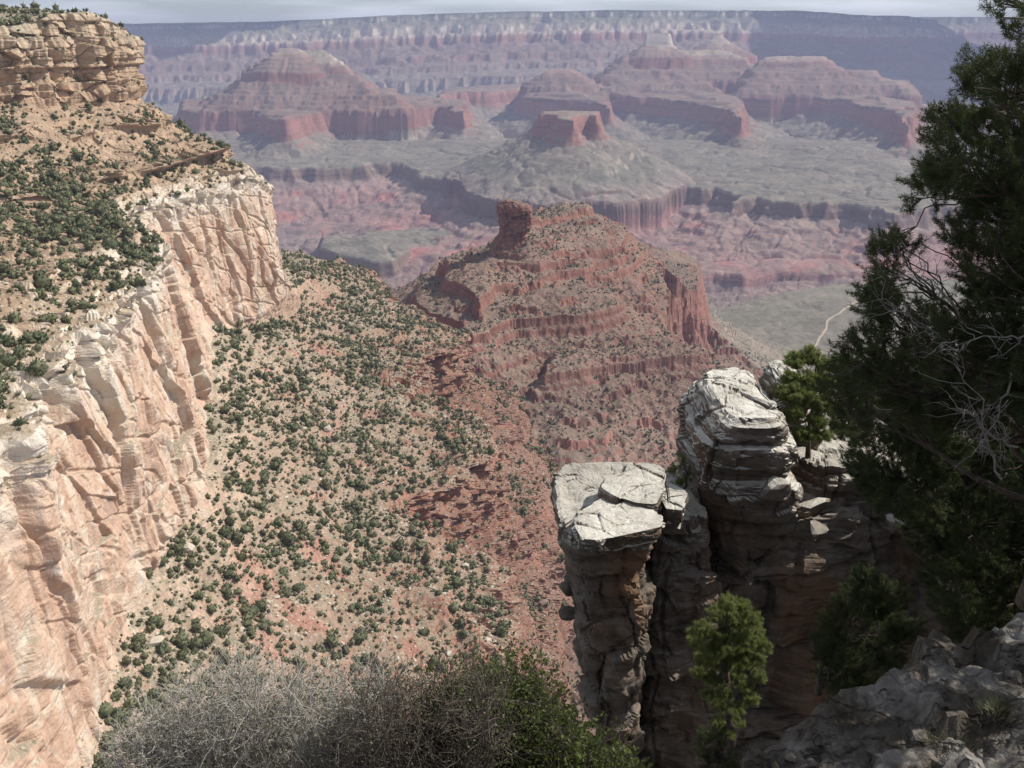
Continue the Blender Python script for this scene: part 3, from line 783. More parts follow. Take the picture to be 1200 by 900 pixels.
nr, nc = PX.shape
V = np.stack([LXp, LYp, LZp], -1).reshape(-1, 3)
F = grid_faces(nr, nc)
lvf = LV.ravel()[F[:, 0]]
for lo, hi, nm, label, cat in ((-1, 5.0, 'upper_slope', 'tan ledges and wooded slope above the long pale cliff', 'slope'), (5.0, 6.02, 'cliff', 'long pale pink cliff dropping along the left side', 'cliff'),
                               (6.02, 7.9, 'scree_slope', 'cream scree slope dotted with green bushes below the pale cliff', 'slope'), (7.9, 99, 'red_ledges', 'broken red ledges along the lower edge of the scree slope', 'ledges')):
    m = (lvf >= lo) & (lvf < hi)
    v, f_, a = compact(V, F[m], {'strat': E_lv.ravel()})
    tag(mesh_np(nm, v, f_, M_WALL, attrs=a), label, cat, kind='structure')
# ------------------------------------------------------------------ bushes and boulders on the slopes
def px_np(x, y, z):
    f = y * CP - z * SP
    return 600 + FPX * x / f, 450 - FPX * (y * SP + z * CP) / f, f
# a coarse depth picture of the ground, to tell which places the photograph can show
DB = np.full((226, 302), 1e9, np.float32)
def splat(x, y, z):
    u, v, f = px_np(x, y, z)
    i, j = (v / 4).astype(int), (u / 4).astype(int)
    m = (i >= 0) & (i < 226) & (j >= 0) & (j < 302) & (f > 1)
    np.minimum.at(DB, (i[m], j[m]), f[m])
splat(LXp.ravel(), LYp.ravel(), LZp.ravel())
nn = int(np.searchsorted(ys, 3300))
splat(Xg[:nn].ravel(), Yg[:nn].ravel(), Z[:nn].ravel())
def seen(x, y, z, tol=1.02):
    u, v, f = px_np(x, y, z)
    i, j = np.clip((v / 4).astype(int), 0, 225), np.clip((u / 4).astype(int), 0, 301)
    return (u > -12) & (u < 1212) & (v > -12) & (v < 915) & (f < DB[i, j] * tol + 6)

_bm = bmesh.new(); bmesh.ops.create_icosphere(_bm, subdivisions=2, radius=1)
_bm.verts.ensure_lookup_table()
ICO2 = (np.array([v.co[:] for v in _bm.verts]), np.array([[v.index for v in f.verts] for f in _bm.faces])); _bm.free()
_bm = bmesh.new(); bmesh.ops.create_icosphere(_bm, subdivisions=1, radius=1)
_bm.verts.ensure_lookup_table()
ICO1 = (np.array([v.co[:] for v in _bm.verts]), np.array([[v.index for v in f.verts] for f in _bm.faces])); _bm.free()

def bush_shape(seed, base, nleaf, r=.5):
    """a bush one metre across standing on z = 0: an uneven dark core with leaf sprays all over it"""
    g = np.random.default_rng(seed)
    v, f = base
    lob = g.normal(size=(5, 3)); lob /= np.linalg.norm(lob, axis=1)[:, None]; lob[:, 2] = np.abs(lob[:, 2])
    k = .62 + .5 * np.max(v @ lob.T, axis=1) ** 2 + .22 * fbm3(v[:, 0] * 2.3, v[:, 1] * 2.3, v[:, 2] * 2.3, 3, seed)
    P = v * k[:, None] * np.array([r, r, r * .95])
    P[:, 2] = P[:, 2] + r * .62
    P[:, 2] = np.maximum(P[:, 2], -.06)
    i = g.integers(0, len(P), nleaf)
    c = P[i] * (1 + g.normal(0, .05, (nleaf, 1)))
    d = v[i] + g.normal(0, .6, (nleaf, 3)); d /= np.linalg.norm(d, axis=1)[:, None]
    s = np.cross(d, g.normal(size=(nleaf, 3))); s /= np.linalg.norm(s, axis=1)[:, None]
    ln = g.uniform(.08, .2, (nleaf, 1))
    T = np.stack([c - s * ln * .45, c + s * ln * .45, c + d * ln], 1).reshape(-1, 3)
    return np.concatenate([P, T]), np.concatenate([f, np.arange(nleaf * 3).reshape(-1, 3) + len(P)])

def foliage_mat(name, lo, hi, sc):
    t = NT(name)
    p = t.pos()
    n = t.noise(p, sc, 2, .6); n2_ = t.noise(p, sc * 9, 2)
    c = t.ramp(n, [(.32, lo), (.68, hi)])
    c = t.mix(1.0, c, t.ramp(n2_, [(.3, (.7, .7, .7)), (.7, (1.3, 1.3, 1.3))]), 'MULTIPLY')
    t.b.inputs['Roughness'].default_value = .75
    return t.color(c)
M_BUSH = foliage_mat('pinyon_foliage', (.060, .074, .036), (.165, .165, .092), .16)
M_SCRUB = foliage_mat('grey_green_scrub', (.085, .085, .055), (.135, .13, .085), .09)

def tile(shapes, pos, size, seed, squash=None):
    g = np.random.default_rng(seed)
    Vs, Fs, off = [], [], 0
    which = g.integers(0, len(shapes), len(pos))
    for k, (v, f) in enumerate(shapes):
        m = which == k
        n = m.sum()
        if not n: continue
        a = g.uniform(0, 2 * math.pi, n); ca, sa = np.cos(a), np.sin(a)
        hgt = g.uniform(.65, 1.5, n) if squash is None else g.uniform(*squash, n)
        q = np.empty((n, len(v), 3), np.float32)
        q[..., 0] = (v[None, :, 0] * ca[:, None] - v[None, :, 1] * sa[:, None]) * size[m][:, None] + pos[m][:, 0:1]
        q[..., 1] = (v[None, :, 0] * sa[:, None] + v[None, :, 1] * ca[:, None]) * size[m][:, None] + pos[m][:, 1:2]
        q[..., 2] = v[None, :, 2] * (size[m] * hgt)[:, None] + pos[m][:, 2:3]
        Vs.append(q.reshape(-1, 3))
        Fs.append((f[None] + (np.arange(n) * len(v))[:, None, None]).reshape(-1, f.shape[1]) + off)
        off += n * len(v)
    return np.concatenate(Vs), np.concatenate(Fs)

# places on the near wall
dNX, dNY, dNZ = normals(LXp, LYp, LZp)
cellA = np.abs(np.gradient(LXp, axis=0) * np.gradient(LYp, axis=1) - np.gradient(LYp, axis=0) * np.gradient(LXp, axis=1))
dens_h = herm * (.35 + 1.0 * sstep(-.3, .5, fbm2(LXp / 60, LYp / 60, 3, 101)))
pu, pv, _pf = px_np(LXp, LYp, LZp)
stand = np.exp(-(((pu - 60) / 75) ** 2 + ((pv - 235 - (pu - 60) * .35) / 55) ** 2)) + np.exp(-(((pu - 165) / 40) ** 2 + ((pv - 285) / 26) ** 2)) + .8 * np.exp(-(((pu - 0) / 45) ** 2 + ((pv - 440) / 50) ** 2))
dens_t = toro * (.22 + .75 * sstep(-.1, .5, fbm2(LXp / 45, LYp / 45, 3, 103)) + 1.5 * stand)
dens_r = (supai * .5 + low) * .9 * sstep(-.3, .4, fbm2(LXp / 50, LYp / 50, 3, 105))
dens_k = (kaib * .35 + inb(0, 2) * .8) 
ok = (dNZ > .55).astype(np.float32)
W_ = cellA * ok * (dens_h * 1.0 + dens_t * 1.0 + dens_r + dens_k * .9)
W_ = W_ * seen(LXp, LYp, LZp)
def pick(Wt, n, seed):
    g = np.random.default_rng(seed)
    c = np.cumsum(Wt.ravel().astype(np.float64))
    return np.searchsorted(c, g.uniform(0, c[-1], n))
idx = np.unique(np.concatenate([pick(W_ * (LV > 5.5), 11500, 1), pick(W_ * (LV < 5.5), 3600, 2)]))
bp = np.stack([LXp.ravel()[idx], LYp.ravel()[idx], LZp.ravel()[idx] - .15], 1)
g_ = np.random.default_rng(5)
bs = np.clip(g_.lognormal(math.log(2.55), .5, len(idx)), 1.1, 8)
bl = LV.ravel()[idx]
_, _, bf = px_np(bp[:, 0], bp[:, 1], bp[:, 2])
app = bs / bf
order = np.argsort(-app)
HI = [bush_shape(200 + k, ICO2, 160) for k in range(6)]
LO = [bush_shape(300 + k, ICO1, 46) for k in range(6)]
proto = []
for k, (v, f) in enumerate(HI):
    me_o = mesh_np('pinyon_bush', v, f, M_BUSH)
    proto.append(me_o.data)
    bpy.data.objects.remove(me_o)
for n, i in enumerate(order[:290]):
    o = bpy.data.objects.new('pinyon_bush', proto[n % 6])
    o.location = bp[i]; s_ = bs[i]
    o.scale = (s_ * g_.uniform(.75, 1.2), s_ * g_.uniform(.75, 1.2), s_ * g_.uniform(.7, 1.5)); o.rotation_euler = (0, 0, g_.uniform(0, 6.28))
    C.objects.link(o)
    if bl[i] > 5.5:
        tag(o, 'dark green pinyon bush on the scree below the pale cliff', 'bush', 'bushes on the scree slope')
    else:
        tag(o, 'dark green pinyon bush on the ledges above the pale cliff', 'bush', 'bushes above the pale cliff')
rest = order[290:]
v, f = tile(LO, bp[rest], bs[rest], 9)
tag(mesh_np('undergrowth', v, f, M_BUSH), 'mass of small dark bushes speckling the left slopes', 'bushes', kind='stuff')

Ws = cellA * (dNZ > .5) * seen(LXp, LYp, LZp) * (herm * .9 + toro * .5 + supai * .6 + low * 1.2)
idx = np.unique(pick(Ws, 9000, 6))
pp = np.stack([LXp.ravel()[idx], LYp.ravel()[idx], LZp.ravel()[idx] - .1], 1)
v, f = tile([bush_shape(450 + k, ICO1, 14) for k in range(5)], pp, np.clip(g_.lognormal(math.log(1.3), .35, len(idx)), .7, 3), 13)
tag(mesh_np('scrub', v, f, M_SCRUB), 'low grey green scrub between the bushes on the left slopes', 'scrub', kind='stuff')

# scrub in the valley and on the red butte
Xn, Yn, Zn = Xg[:nn], Yg[:nn], Z[:nn]
gy, gx = np.gradient(Zn, axis=0) / np.gradient(Yn, axis=0), np.gradient(Zn, axis=1) / np.gradient(Xn, axis=1)
nzv = 1 / np.sqrt(1 + gx ** 2 + gy ** 2)
area = np.abs(np.gradient(Xn, axis=1) * np.gradient(Yn, axis=0))
patch = sstep(-.2, .5, fbm2(Xn / 130, Yn / 130, 3, 107))
Wv = area * (nzv > .7) * (.25 + patch) * seen(Xn, Yn, Zn) * (Yn < 2500)
idx = np.unique(pick(Wv, 13000, 3))
sp_ = np.stack([Xn.ravel()[idx], Yn.ravel()[idx], Zn.ravel()[idx] - .15], 1)
ss = np.clip(g_.lognormal(math.log(2.7), .38, len(idx)), 1.5, 6.5)
v, f = tile([bush_shape(400 + k, ICO1, 14) for k in range(5)], sp_, ss, 10)
tag(mesh_np('scrub', v, f, M_SCRUB), 'grey green scrub dotted over the red valley and butte', 'scrub', kind='stuff')

# boulders
def boulder_shape(seed, base=ICO1):
    g = np.random.default_rng(seed)
    v, f = base
    P = v.copy()
    for _ in range(9):                                   # cut flat faces
        n = g.normal(size=3); n /= np.linalg.norm(n); dd = g.uniform(.42, .78)
        h = P @ n - dd
        P = P - np.clip(h, 0, None)[:, None] * n
    return P * np.array([.62, .5, .45]), f
def rock_mat(name, a, b):
    t = NT(name); p = t.pos()
    c = t.ramp(t.noise(p, .5, 5, .65), [(.3, a), (.7, b)])
    t.bump(t.noise(p, 2.5, 4, .7), .6, .3)
    return t.color(c)
M_BPALE = rock_mat('pale_boulder', (.40, .345, .27), (.56, .50, .41))
M_BRED = rock_mat('red_boulder', (.19, .125, .098), (.36, .25, .195))
BS = [boulder_shape(500 + k) for k in range(7)]
Wb = cellA * (dNZ > .5) * seen(LXp, LYp, LZp) * (herm * (.3 + sstep(0, .6, fbm2(LXp / 40, LYp / 40, 3, 109))) + toro * .25)
idx = np.unique(pick(Wb, 4200, 4))
pb = np.stack([LXp.ravel()[idx], LYp.ravel()[idx], LZp.ravel()[idx]], 1)
sb = np.clip(g_.lognormal(math.log(1.7), .45, len(idx)), .8, 7)
v, f = tile(BS, pb, sb, 11, (.6, 1.0))
tag(mesh_np('rubble', v, f, M_BPALE), 'pale rubble strewn over the scree slope', 'rubble', kind='stuff')
Wq = cellA * (dNZ > .45) * seen(LXp, LYp, LZp) * (low * .9 + supai * .6)
idx = np.unique(pick(Wq, 2600, 7))
pb = np.stack([LXp.ravel()[idx], LYp.ravel()[idx], LZp.ravel()[idx]], 1)
v, f = tile(BS, pb, np.clip(g_.lognormal(math.log(1.8), .5, len(idx)), .8, 7), 14, (.6, 1.0))
tag(mesh_np('rubble', v, f, M_BRED), 'red rubble below the ledges at the edge of the scree slope', 'rubble', kind='stuff')
Wr = area * (nzv > .6) * seen(Xn, Yn, Zn) * (Yn < 2300) * (.3 + sstep(0, .5, fbm2(Xn / 70, Yn / 70, 3, 111)))
idx = np.unique(pick(Wr, 8000, 5))
pb = np.stack([Xn.ravel()[idx], Yn.ravel()[idx], Zn.ravel()[idx]], 1)
sb = np.clip(g_.lognormal(math.log(1.9), .5, len(idx)), 1.2, 9)
v, f = tile(BS, pb, sb, 12, (.6, 1.0))
tag(mesh_np('rubble', v, f, M_BRED), 'red brown rubble strewn over the valley and butte', 'rubble', kind='stuff')
# the boulders that stand out one by one, where the photograph shows them
def ground_at(u, v):
    """the nearest drawn ground point under a pixel (from the meshes' own points)"""
    best = None
    for X_, Y_, Z_ in ((LXp, LYp, LZp), (Xn, Yn, Zn)):
        a, b, f = px_np(X_, Y_, Z_)
        d = (a - u) ** 2 + (b - v) ** 2
        d = np.where(d < 9, f * 1e-3, d + 50)
        i = int(np.argmin(d))
        if best is None or d.flat[i] < best[0]:
            best = (d.flat[i], (float(X_.flat[i]), float(Y_.flat[i]), float(Z_.flat[i])))
    return best[1]
for n, (u, v, w, label, mat) in enumerate([
        (383, 500, 15, 'large pale block resting midway down the scree slope', M_BPALE), (357, 500, 7, 'small pale block just left of the large one on the scree', M_BPALE),
        (274, 437, 12, 'grey boulder at the top of the scree near the cliff foot', M_BPALE), (186, 754, 24, 'broad white boulder low on the scree beside the cliff foot', M_BPALE),
        (222, 640, 20, 'white boulder against the foot of the long pale cliff', M_BPALE), (284, 738, 12, 'pale boulder beside the red patch low on the scree', M_BPALE),
        (672, 359, 9, 'orange boulder standing on the slope of the red butte', M_BRED), (616, 422, 7, 'reddish boulder in the middle of the valley slope', M_BRED),
        (637, 706, 10, 'reddish boulder on the red slope left of the rock pedestal', M_BRED), (631, 398, 5, 'small reddish boulder above the middle of the valley', M_BRED)]):
    P = ground_at(u, v)
    f = P[1] * CP - P[2] * SP
    vv, ff = boulder_shape(600 + n, ICO2)
    o = mesh_np('boulder', vv, ff, mat)
    s_ = w / FPX * f / 1.1
    o.location = P; o.scale = (s_, s_, s_); o.rotation_euler = (0, 0, n * 1.3)
    tag(o, label, 'boulder', 'boulders on the slopes')

# the pale trail over the plateau
path = [(1003, 354), (993, 360), (985, 367), (975, 371), (970, 377), (967, 386), (963, 394), (957, 402), (953, 409), (948, 418)]
pts = []
zt = lambda x, y: float(Z[min(int(np.searchsorted(ys, y)), NR - 1), int(np.clip(np.searchsorted(txs, x / y), 0, NC - 1))])
for u, v in path:
    z_ = -866.0
    for _ in range(6):
        x, y, _z = U(u, v, z=z_); z_ = zt(x, y)
    pts.append((x, y, z_))
pts = np.array(pts)
fine = np.stack([np.interp(np.linspace(0, len(pts) - 1, 140), np.arange(len(pts)), pts[:, k]) for k in range(3)], 1)
fine[:, 0] += 2.5 * np.sin(np.linspace(0, 25, 140)); fine[:, 2] = [zt(a, b) + 2.2 for a, b, _ in fine]
tg = np.gradient(fine[:, :2], axis=0); tg /= np.linalg.norm(tg, axis=1)[:, None]
sd = np.stack([-tg[:, 1], tg[:, 0]], 1) * 2.9
V = np.concatenate([np.c_[fine[:, :2] - sd, fine[:, 2]], np.c_[fine[:, :2] + sd, fine[:, 2]], np.c_[fine[:, :2] - sd * 1.6, fine[:, 2] - 4], np.c_[fine[:, :2] + sd * 1.6, fine[:, 2] - 4]])
i = np.arange(139)
F = np.concatenate([np.stack([i, i + 1, i + 141, i + 140], 1), np.stack([i + 280, i + 281, i + 1, i], 1), np.stack([i + 140, i + 141, i + 421, i + 420], 1)])
tag(mesh_np('trail', V, F, rock_mat('trail_dust', (.33, .27, .205), (.41, .34, .27))), 'pale dirt trail winding over the grey green plateau', 'trail', kind='structure')
# ------------------------------------------------------------------ the rock outcrop on the right and the rim ground in front
def crag_mat(name, tops=1.0, orange=.5):
    t = NT(name); p = t.pos(); nz = t.nz()
    n = t.noise(p, .9, 6, .65)
    base = t.ramp(n, [(.28, (.10, .08, .063)), (.45, (.165, .135, .11)), (.6, (.235, .20, .168)), (.75, (.31, .28, .245))])  # flank tones darkened to stand in for the shade they lie in
    o = t.noise(t.scale(p, (1, 1, .5)), .35, 4, .6)
    base = t.mix(t.math('MULTIPLY', t.mr(o, .5, .66), orange), base, (.27, .155, .09))
    top = t.ramp(t.noise(p, 2.2, 5, .7), [(.3, (.52, .48, .40)), (.5, (.74, .705, .62)), (.72, (.84, .81, .73))])  # pale weathered tops, whitened further to carry the sun's glare
    lich = t.noise(p, 5.5, 5, .75)
    top = t.mix(t.mr(lich, .60, .68, 0, .75), top, (.22, .205, .16))
    st = t.n.new('ShaderNodeCombineXYZ'); x, y, z = t.xyz(p)
    bleach_and_sun = t.math('MULTIPLY', t.mr(t.math('ADD', nz, t.mr(n, .3, .7, -.15, .15)), .5, .8), t.mr(z, -17.2, -15.3, .10, 1.0))
    col = t.mix(t.math('MULTIPLY', bleach_and_sun, tops), base, top)
    t.put(st.inputs[2], t.math('MULTIPLY', z, 3.2)); t.put(st.inputs[0], t.math('MULTIPLY', x, .25)); t.put(st.inputs[1], t.math('MULTIPLY', y, .25))
    bed = t.noise(st.outputs[0], 1.0, 4, .6, .4)
    col = t.mix(1.0, col, t.ramp(bed, [(.3, (.66, .64, .62)), (.7, (1.2, 1.2, 1.2))]), 'MULTIPLY')
    h = t.math('ADD', t.noise(p, 3.0, 8, .72), t.math('MULTIPLY', t.voro(t.scale(p, (1, 1, 2.2)), 1.3, 'DISTANCE_TO_EDGE'), .6))
    t.bump(h, 1.0, .22)
    return t.color(col)
M_CRAG = crag_mat('crag_limestone')
M_CRAG2 = crag_mat('crag_stained', .8, .85)

def rock_displace(V, N, seed, amp, bed=.25, cell=1.2, sc=1.0, joint=1.0):
    x, y, z = V[:, 0] / sc, V[:, 1] / sc, V[:, 2] / sc
    w = fbm3(x / 2.5, y / 2.5, z / 2.5, 3, seed)
    b, j = facets(x / cell, y / cell, z / (cell * .62), seed + 1, .07)
    b2, j2 = facets(x / (cell * 2.8), y / (cell * 2.8), z / (cell * 1.5), seed + 2, .03)
    b3, j3 = facets(x / (cell * .4), y / (cell * .4), z / (cell * .2), seed + 7, .08)
    side = 1 - np.abs(N[:, 2])
    d = w * .35 + (b * .5 + b2 * 1.15 + b3 * .16) * (.4 + .6 * side) - (j * .12 + j2 * .25 + j3 * .03) * joint
    ang = np.arctan2(N[:, 1], N[:, 0])
    vc = sstep(.80, .96, 1 - 2 * np.abs(n2(x / 1.7 + w * .3 + z * .04, y / 1.7 + z * .03, seed + 9)))
    d = d + side * ((beds(z + w * .3, bed * 4.2, seed + 3, .10) - .5) * .62 + (beds(z + w * .2, bed, seed + 5, .2) - .5) * .11 - vc * .42)
    d = d + fbm3(x / .5, y / .5, z / .5, 4, seed + 6) * .10
    return V + N * (d * amp * sc)[:, None]

def vnormals(V, F):
    q = V[F]
    n = np.cross(q[:, 2] - q[:, 0], q[:, -1] - q[:, 1])
    o = np.zeros_like(V)
    for k in range(F.shape[1]): np.add.at(o, F[:, k], n)
    return o / (np.linalg.norm(o, axis=1)[:, None] + 1e-9)

def rings_mesh(name, rings, seed, amp, mat, nu=260, nv=180, top=16, bed=.25, cell=1.2, parent=None, power=4.6, sc=1.0):
    """a rock from horizontal sections, top down: (height, x left, x right, y front, y back)"""
    R_ = np.array(rings, np.float64)
    s = np.concatenate([[0], np.cumsum(np.maximum(np.abs(np.diff(R_[:, 0])), .15))])
    t = np.linspace(0, s[-1], nv)
    Q = np.stack([np.interp(t, s, R_[:, k]) for k in range(5)], 1)
    th = np.linspace(0, 2 * math.pi, nu, endpoint=False)
    c, sn = np.cos(th), np.sin(th)
    ex, ey = np.sign(c) * np.abs(c) ** (2 / power), np.sign(sn) * np.abs(sn) ** (2 / power)
    rows = []
    for k in range(top):                                   # the top, from the middle outwards
        f = (k + .02) / top
        z = Q[0, 0] + .12 * (1 - f ** 2)
        rows.append(np.stack([(Q[0, 1] + Q[0, 2]) / 2 + ex * (Q[0, 2] - Q[0, 1]) / 2 * f, (Q[0, 3] + Q[0, 4]) / 2 + ey * (Q[0, 4] - Q[0, 3]) / 2 * f, np.full(nu, z)], 1))
    for q in Q:
        rows.append(np.stack([(q[1] + q[2]) / 2 + ex * (q[2] - q[1]) / 2, (q[3] + q[4]) / 2 + ey * (q[4] - q[3]) / 2, np.full(nu, q[0])], 1))
    V = np.concatenate(rows)
    n = len(rows)
    i = np.arange(n * nu).reshape(n, nu); j = np.roll(i, -1, 1)
    F = np.stack([i[:-1], i[1:], j[1:], j[:-1]], -1).reshape(-1, 4)
    N = vnormals(V, F)
    V = rock_displace(V, N, seed, amp, bed, cell, sc)
    return mesh_np(name, V, F, mat, parent)

def sec(v, uL, uR, yf, yb, dz=0):
    """one section of a rock: its height from the front edge, its sides from the outline in the photograph"""
    z = ray(0, v)[1] * yf + dz
    ym = yf * .65 + yb * .35
    k = lambda u: (u - 600) / FPX * (ym * CP - z * SP)
    return (z, k(uL), k(uR), yf, yb)

def slab(name, px, z, thick, seed, amp, mat, n=150, tilt=(0, 0)):
    """a flat stone: its upper outline read off the photograph at height z"""
    P = np.array([U(u, v, z=z)[:2] for u, v in px])
    c = P.mean(0)
    # resample the outline evenly, rounded
    Q = np.concatenate([P, P[:1]]); L = np.concatenate([[0], np.cumsum(np.linalg.norm(np.diff(Q, axis=0), axis=1))])
    t = np.linspace(0, L[-1], n, endpoint=False)
    O = np.stack([np.interp(t, L, Q[:, k]) for k in (0, 1)], 1)
    for _ in range(4): O = (np.roll(O, 1, 0) + 2 * O + np.roll(O, -1, 0)) / 4
    rows = []
    for f in np.linspace(.01, .97, 36): rows.append(np.c_[c + (O - c) * f, np.full(n, z) + tilt[0] * ((O - c) * f)[:, 0] + tilt[1] * ((O - c) * f)[:, 1]])
    for s_ in np.linspace(0, 1, 16):
        k = 1 + .02 * math.sin(s_ * math.pi) - .10 * s_ ** 3
        rows.append(np.c_[c + (O - c) * k, np.full(n, z - thick * s_) + tilt[0] * ((O - c) * k)[:, 0] + tilt[1] * ((O - c) * k)[:, 1]])
    rows.append(np.c_[np.repeat(c[None], n, 0) + (O - c) * .02, np.full(n, z - thick)])
    V = np.concatenate(rows); m = len(rows)
    i = np.arange(m * n).reshape(m, n); j = np.roll(i, -1, 1)
    F = np.stack([i[:-1], i[1:], j[1:], j[:-1]], -1).reshape(-1, 4)
    N = vnormals(V, F)
    if N[n * 10, 2] < 0: N = -N; F = F[:, ::-1]
    return mesh_np(name, rock_displace(V, N, seed, amp, .2, .9), F, mat)

o = rings_mesh('rock_pillar', [sec(483, 848, 894, 32.6, 37.2), sec(489, 843, 900, 32.1, 37.4), sec(500, 835, 905, 31.9, 37.4), sec(510, 827, 910, 32.0, 37.5), sec(522, 820, 912, 32.1, 37.6), sec(527, 814, 918, 31.8, 37.6),
                               sec(552, 809, 922, 31.8, 37.8), sec(562, 808, 918, 32.2, 38), sec(580, 809, 922, 31.8, 38), sec(600, 818, 922, 32.2, 38), sec(612, 826, 920, 33, 38), sec(660, 830, 918, 33.4, 38)], 21, .36, M_CRAG, bed=.3, cell=1.3, nu=320, nv=220)
tag(o, 'tall rock pillar with a bleached white top above the ledge', 'rock')
o = rings_mesh('rock_pillar', [sec(450, 912, 936, 36.6, 39.4), sec(458, 908, 942, 36.4, 39.6), sec(490, 903, 948, 36.4, 39.8), sec(545, 900, 950, 36.6, 40), sec(640, 898, 955, 36.8, 40)], 33, .34, M_CRAG, nu=160, nv=110)
tag(o, 'small white-topped crag just behind the tall pillar', 'rock')
o = rings_mesh('rock_pedestal', [sec(622, 668, 752, 29.6, 34.6), sec(630, 656, 760, 29.0, 35.2), sec(646, 653, 762, 28.8, 35.4), sec(660, 656, 760, 28.9, 35.2), sec(674, 670, 752, 29.5, 35), sec(700, 671, 752, 29.5, 35),
                                 sec(735, 672, 757, 29.3, 35), sec(790, 679, 750, 29.4, 35), sec(830, 681, 746, 29.4, 35), sec(862, 695, 742, 29.5, 35), sec(930, 715, 745, 29.5, 35), sec(1050, 720, 760, 29.6, 35)], 41, .34, M_CRAG2, bed=.3, nv=240)
tag(o, 'overhanging rock pedestal carrying the flat white slabs', 'rock')
for k, (u, v, r, lb) in enumerate([(664, 690, .27, 'upper of two round knobs jutting from the left of the pedestal'), (666, 720, .31, 'lower of two round knobs jutting from the left of the pedestal')]):
    vv, ff = ICO2
    vv, ff = boulder_shape(740 + k, ICO2); P = vv * np.array([r * 2.2, r * 2.2, r * 2.4])
    o2 = mesh_np('rock_knob', P, ff, M_CRAG2, o, smooth=True); o2.location = U(u, v, y=31.0)
    o2['label'] = lb
tag(slab('rock_slab', [(672, 616), (678, 600), (708, 580), (735, 586), (760, 592), (778, 603), (776, 616), (752, 622), (700, 634), (682, 632)], -14.75, .62, 61, .17, M_CRAG, tilt=(-.02, .0)), 'broad white slab lying on the front of the pedestal', 'slab')
tag(slab('rock_slab', [(706, 572), (712, 558), (750, 542), (774, 544), (782, 556), (778, 574), (770, 590), (745, 588), (720, 581)], -14.55, .75, 62, .17, M_CRAG, tilt=(.0, .01)), 'white slab behind the broad one on the pedestal', 'slab')
tag(slab('rock_slab', [(772, 574), (786, 566), (806, 578), (800, 598), (780, 596)], -14.7, .8, 63, .17, M_CRAG), 'small cracked slab between the white slabs and the pillar', 'slab')
o = rings_mesh('rock_wall', [sec(548, 920, 1010, 34.5, 43), sec(560, 912, 1035, 34.2, 43), sec(585, 905, 1055, 34.0, 43), sec(606, 822, 1070, 33.6, 43), sec(630, 800, 1082, 33.3, 43), sec(660, 786, 1084, 33.1, 43), sec(690, 772, 1082, 33.2, 43),
                             sec(720, 764, 1070, 33.6, 43), sec(760, 757, 1055, 33.4, 43), sec(820, 748, 1040, 32.8, 43), sec(880, 738, 1030, 32.0, 43), sec(960, 720, 1040, 31.4, 43), sec(1100, 700, 1060, 31, 43)], 71, .62, M_CRAG2, nu=420, nv=300, bed=.45, cell=1.7, power=3.6)
tag(o, 'shaded brown rock wall below the pillar and the pines', 'rock')
o = rings_mesh('rock_buttress', [sec(612, 764, 812, 31.6, 36), sec(622, 755, 822, 31.2, 36), sec(660, 750, 832, 31.2, 36), sec(720, 748, 842, 31.3, 36), sec(800, 742, 842, 31.2, 36), sec(880, 732, 836, 31, 36), sec(1050, 722, 830, 30.8, 36)], 81, .36, M_CRAG, nu=200, nv=200)
tag(o, 'narrow grey buttress between the pedestal and the brown wall', 'rock')
o = rings_mesh('rock_wall', [sec(575, 1035, 1330, 33, 44), sec(600, 1030, 1400, 31.5, 44), sec(640, 1040, 1450, 30.5, 44), sec(720, 1060, 1500, 29.5, 44), sec(850, 1050, 1500, 28, 44), sec(1050, 1030, 1500, 27, 44)], 91, .6, M_CRAG2, nu=300, nv=160, cell=1.6)
tag(o, 'dark rock bank under the pines at the right edge', 'rock')
for k, (u, v, y, r, lb) in enumerate([(905, 574, 31.6, (.55, .5, .7), 'rounded block wedged in the dark cleft right of the pillar'), (955, 590, 33.2, (.8, .5, .32), 'flat pale block on the brow of the brown wall'),
                                      (958, 622, 32.7, (.62, .5, .3), 'pale block under the flat one on the brown wall'), (1052, 612, 32.0, (.5, .45, .3), 'sunlit pale stone at the right end of the brown wall')]):
    vv, ff = boulder_shape(700 + k, ICO2)
    o = mesh_np('rock_block', vv * np.array(r) * 2, ff, M_CRAG); o.location = U(u, v, y=y); o.rotation_euler = (0, 0, k * .7)
    tag(o, lb, 'rock', 'blocks on the brown wall')

# the rim ground: a rubble ledge at the lower right, falling off to the left, and the bank below the camera with the shrubs
gx = np.linspace(-16, 30, 420); gyv = np.linspace(-8, 22, 330)
GX, GY = np.meshgrid(gx, gyv)
edge = [U(u, v, z=-8.2)[:2] for u, v in ((845, 935), (880, 893), (940, 842), (1000, 800), (1060, 780), (1100, 768), (1190, 735), (1260, 712))]
exs, eys = [e[0] for e in edge], [e[1] for e in edge]
lim = np.interp(GX, [-16, -3, 1.4] + exs + [30], [9.0, 9.6, 9.3] + eys + [18])
d = GY - lim + fbm2(GX / 1.5, GY / 1.5, 4, 121) * .6
top_z = -8.15 + np.clip(GX - 3, -2, 9) * .03 - np.clip(2.3 - GX, 0, 4) * .45
top_z = np.where(GX < 1.5, np.maximum(top_z, -9.6), top_z)
G_Z = top_z + fbm2(GX / 2.6, GY / 2.6, 4, 122) * .2 + fbm2(GX / .35, GY / .35, 3, 123) * .05
G_Z += facets(GX / 1.3, GY / 1.3, GX * 0 + .3, 126, .05)[0] * .34 + facets(GX / .5, GY / .5, GX * 0 + .6, 127, .05)[0] * .13
bb, bj = block(GX / .45, GY / .45, GX * 0, 124, .10)
G_Z += bb * .07 - bj * .02 + sstep(.25, .6, fbm2(GX / .5, GY / .5, 3, 125)) * .08
G_Z -= np.clip(d, 0, 99) * 2.3 + sstep(0, .5, d) * .5
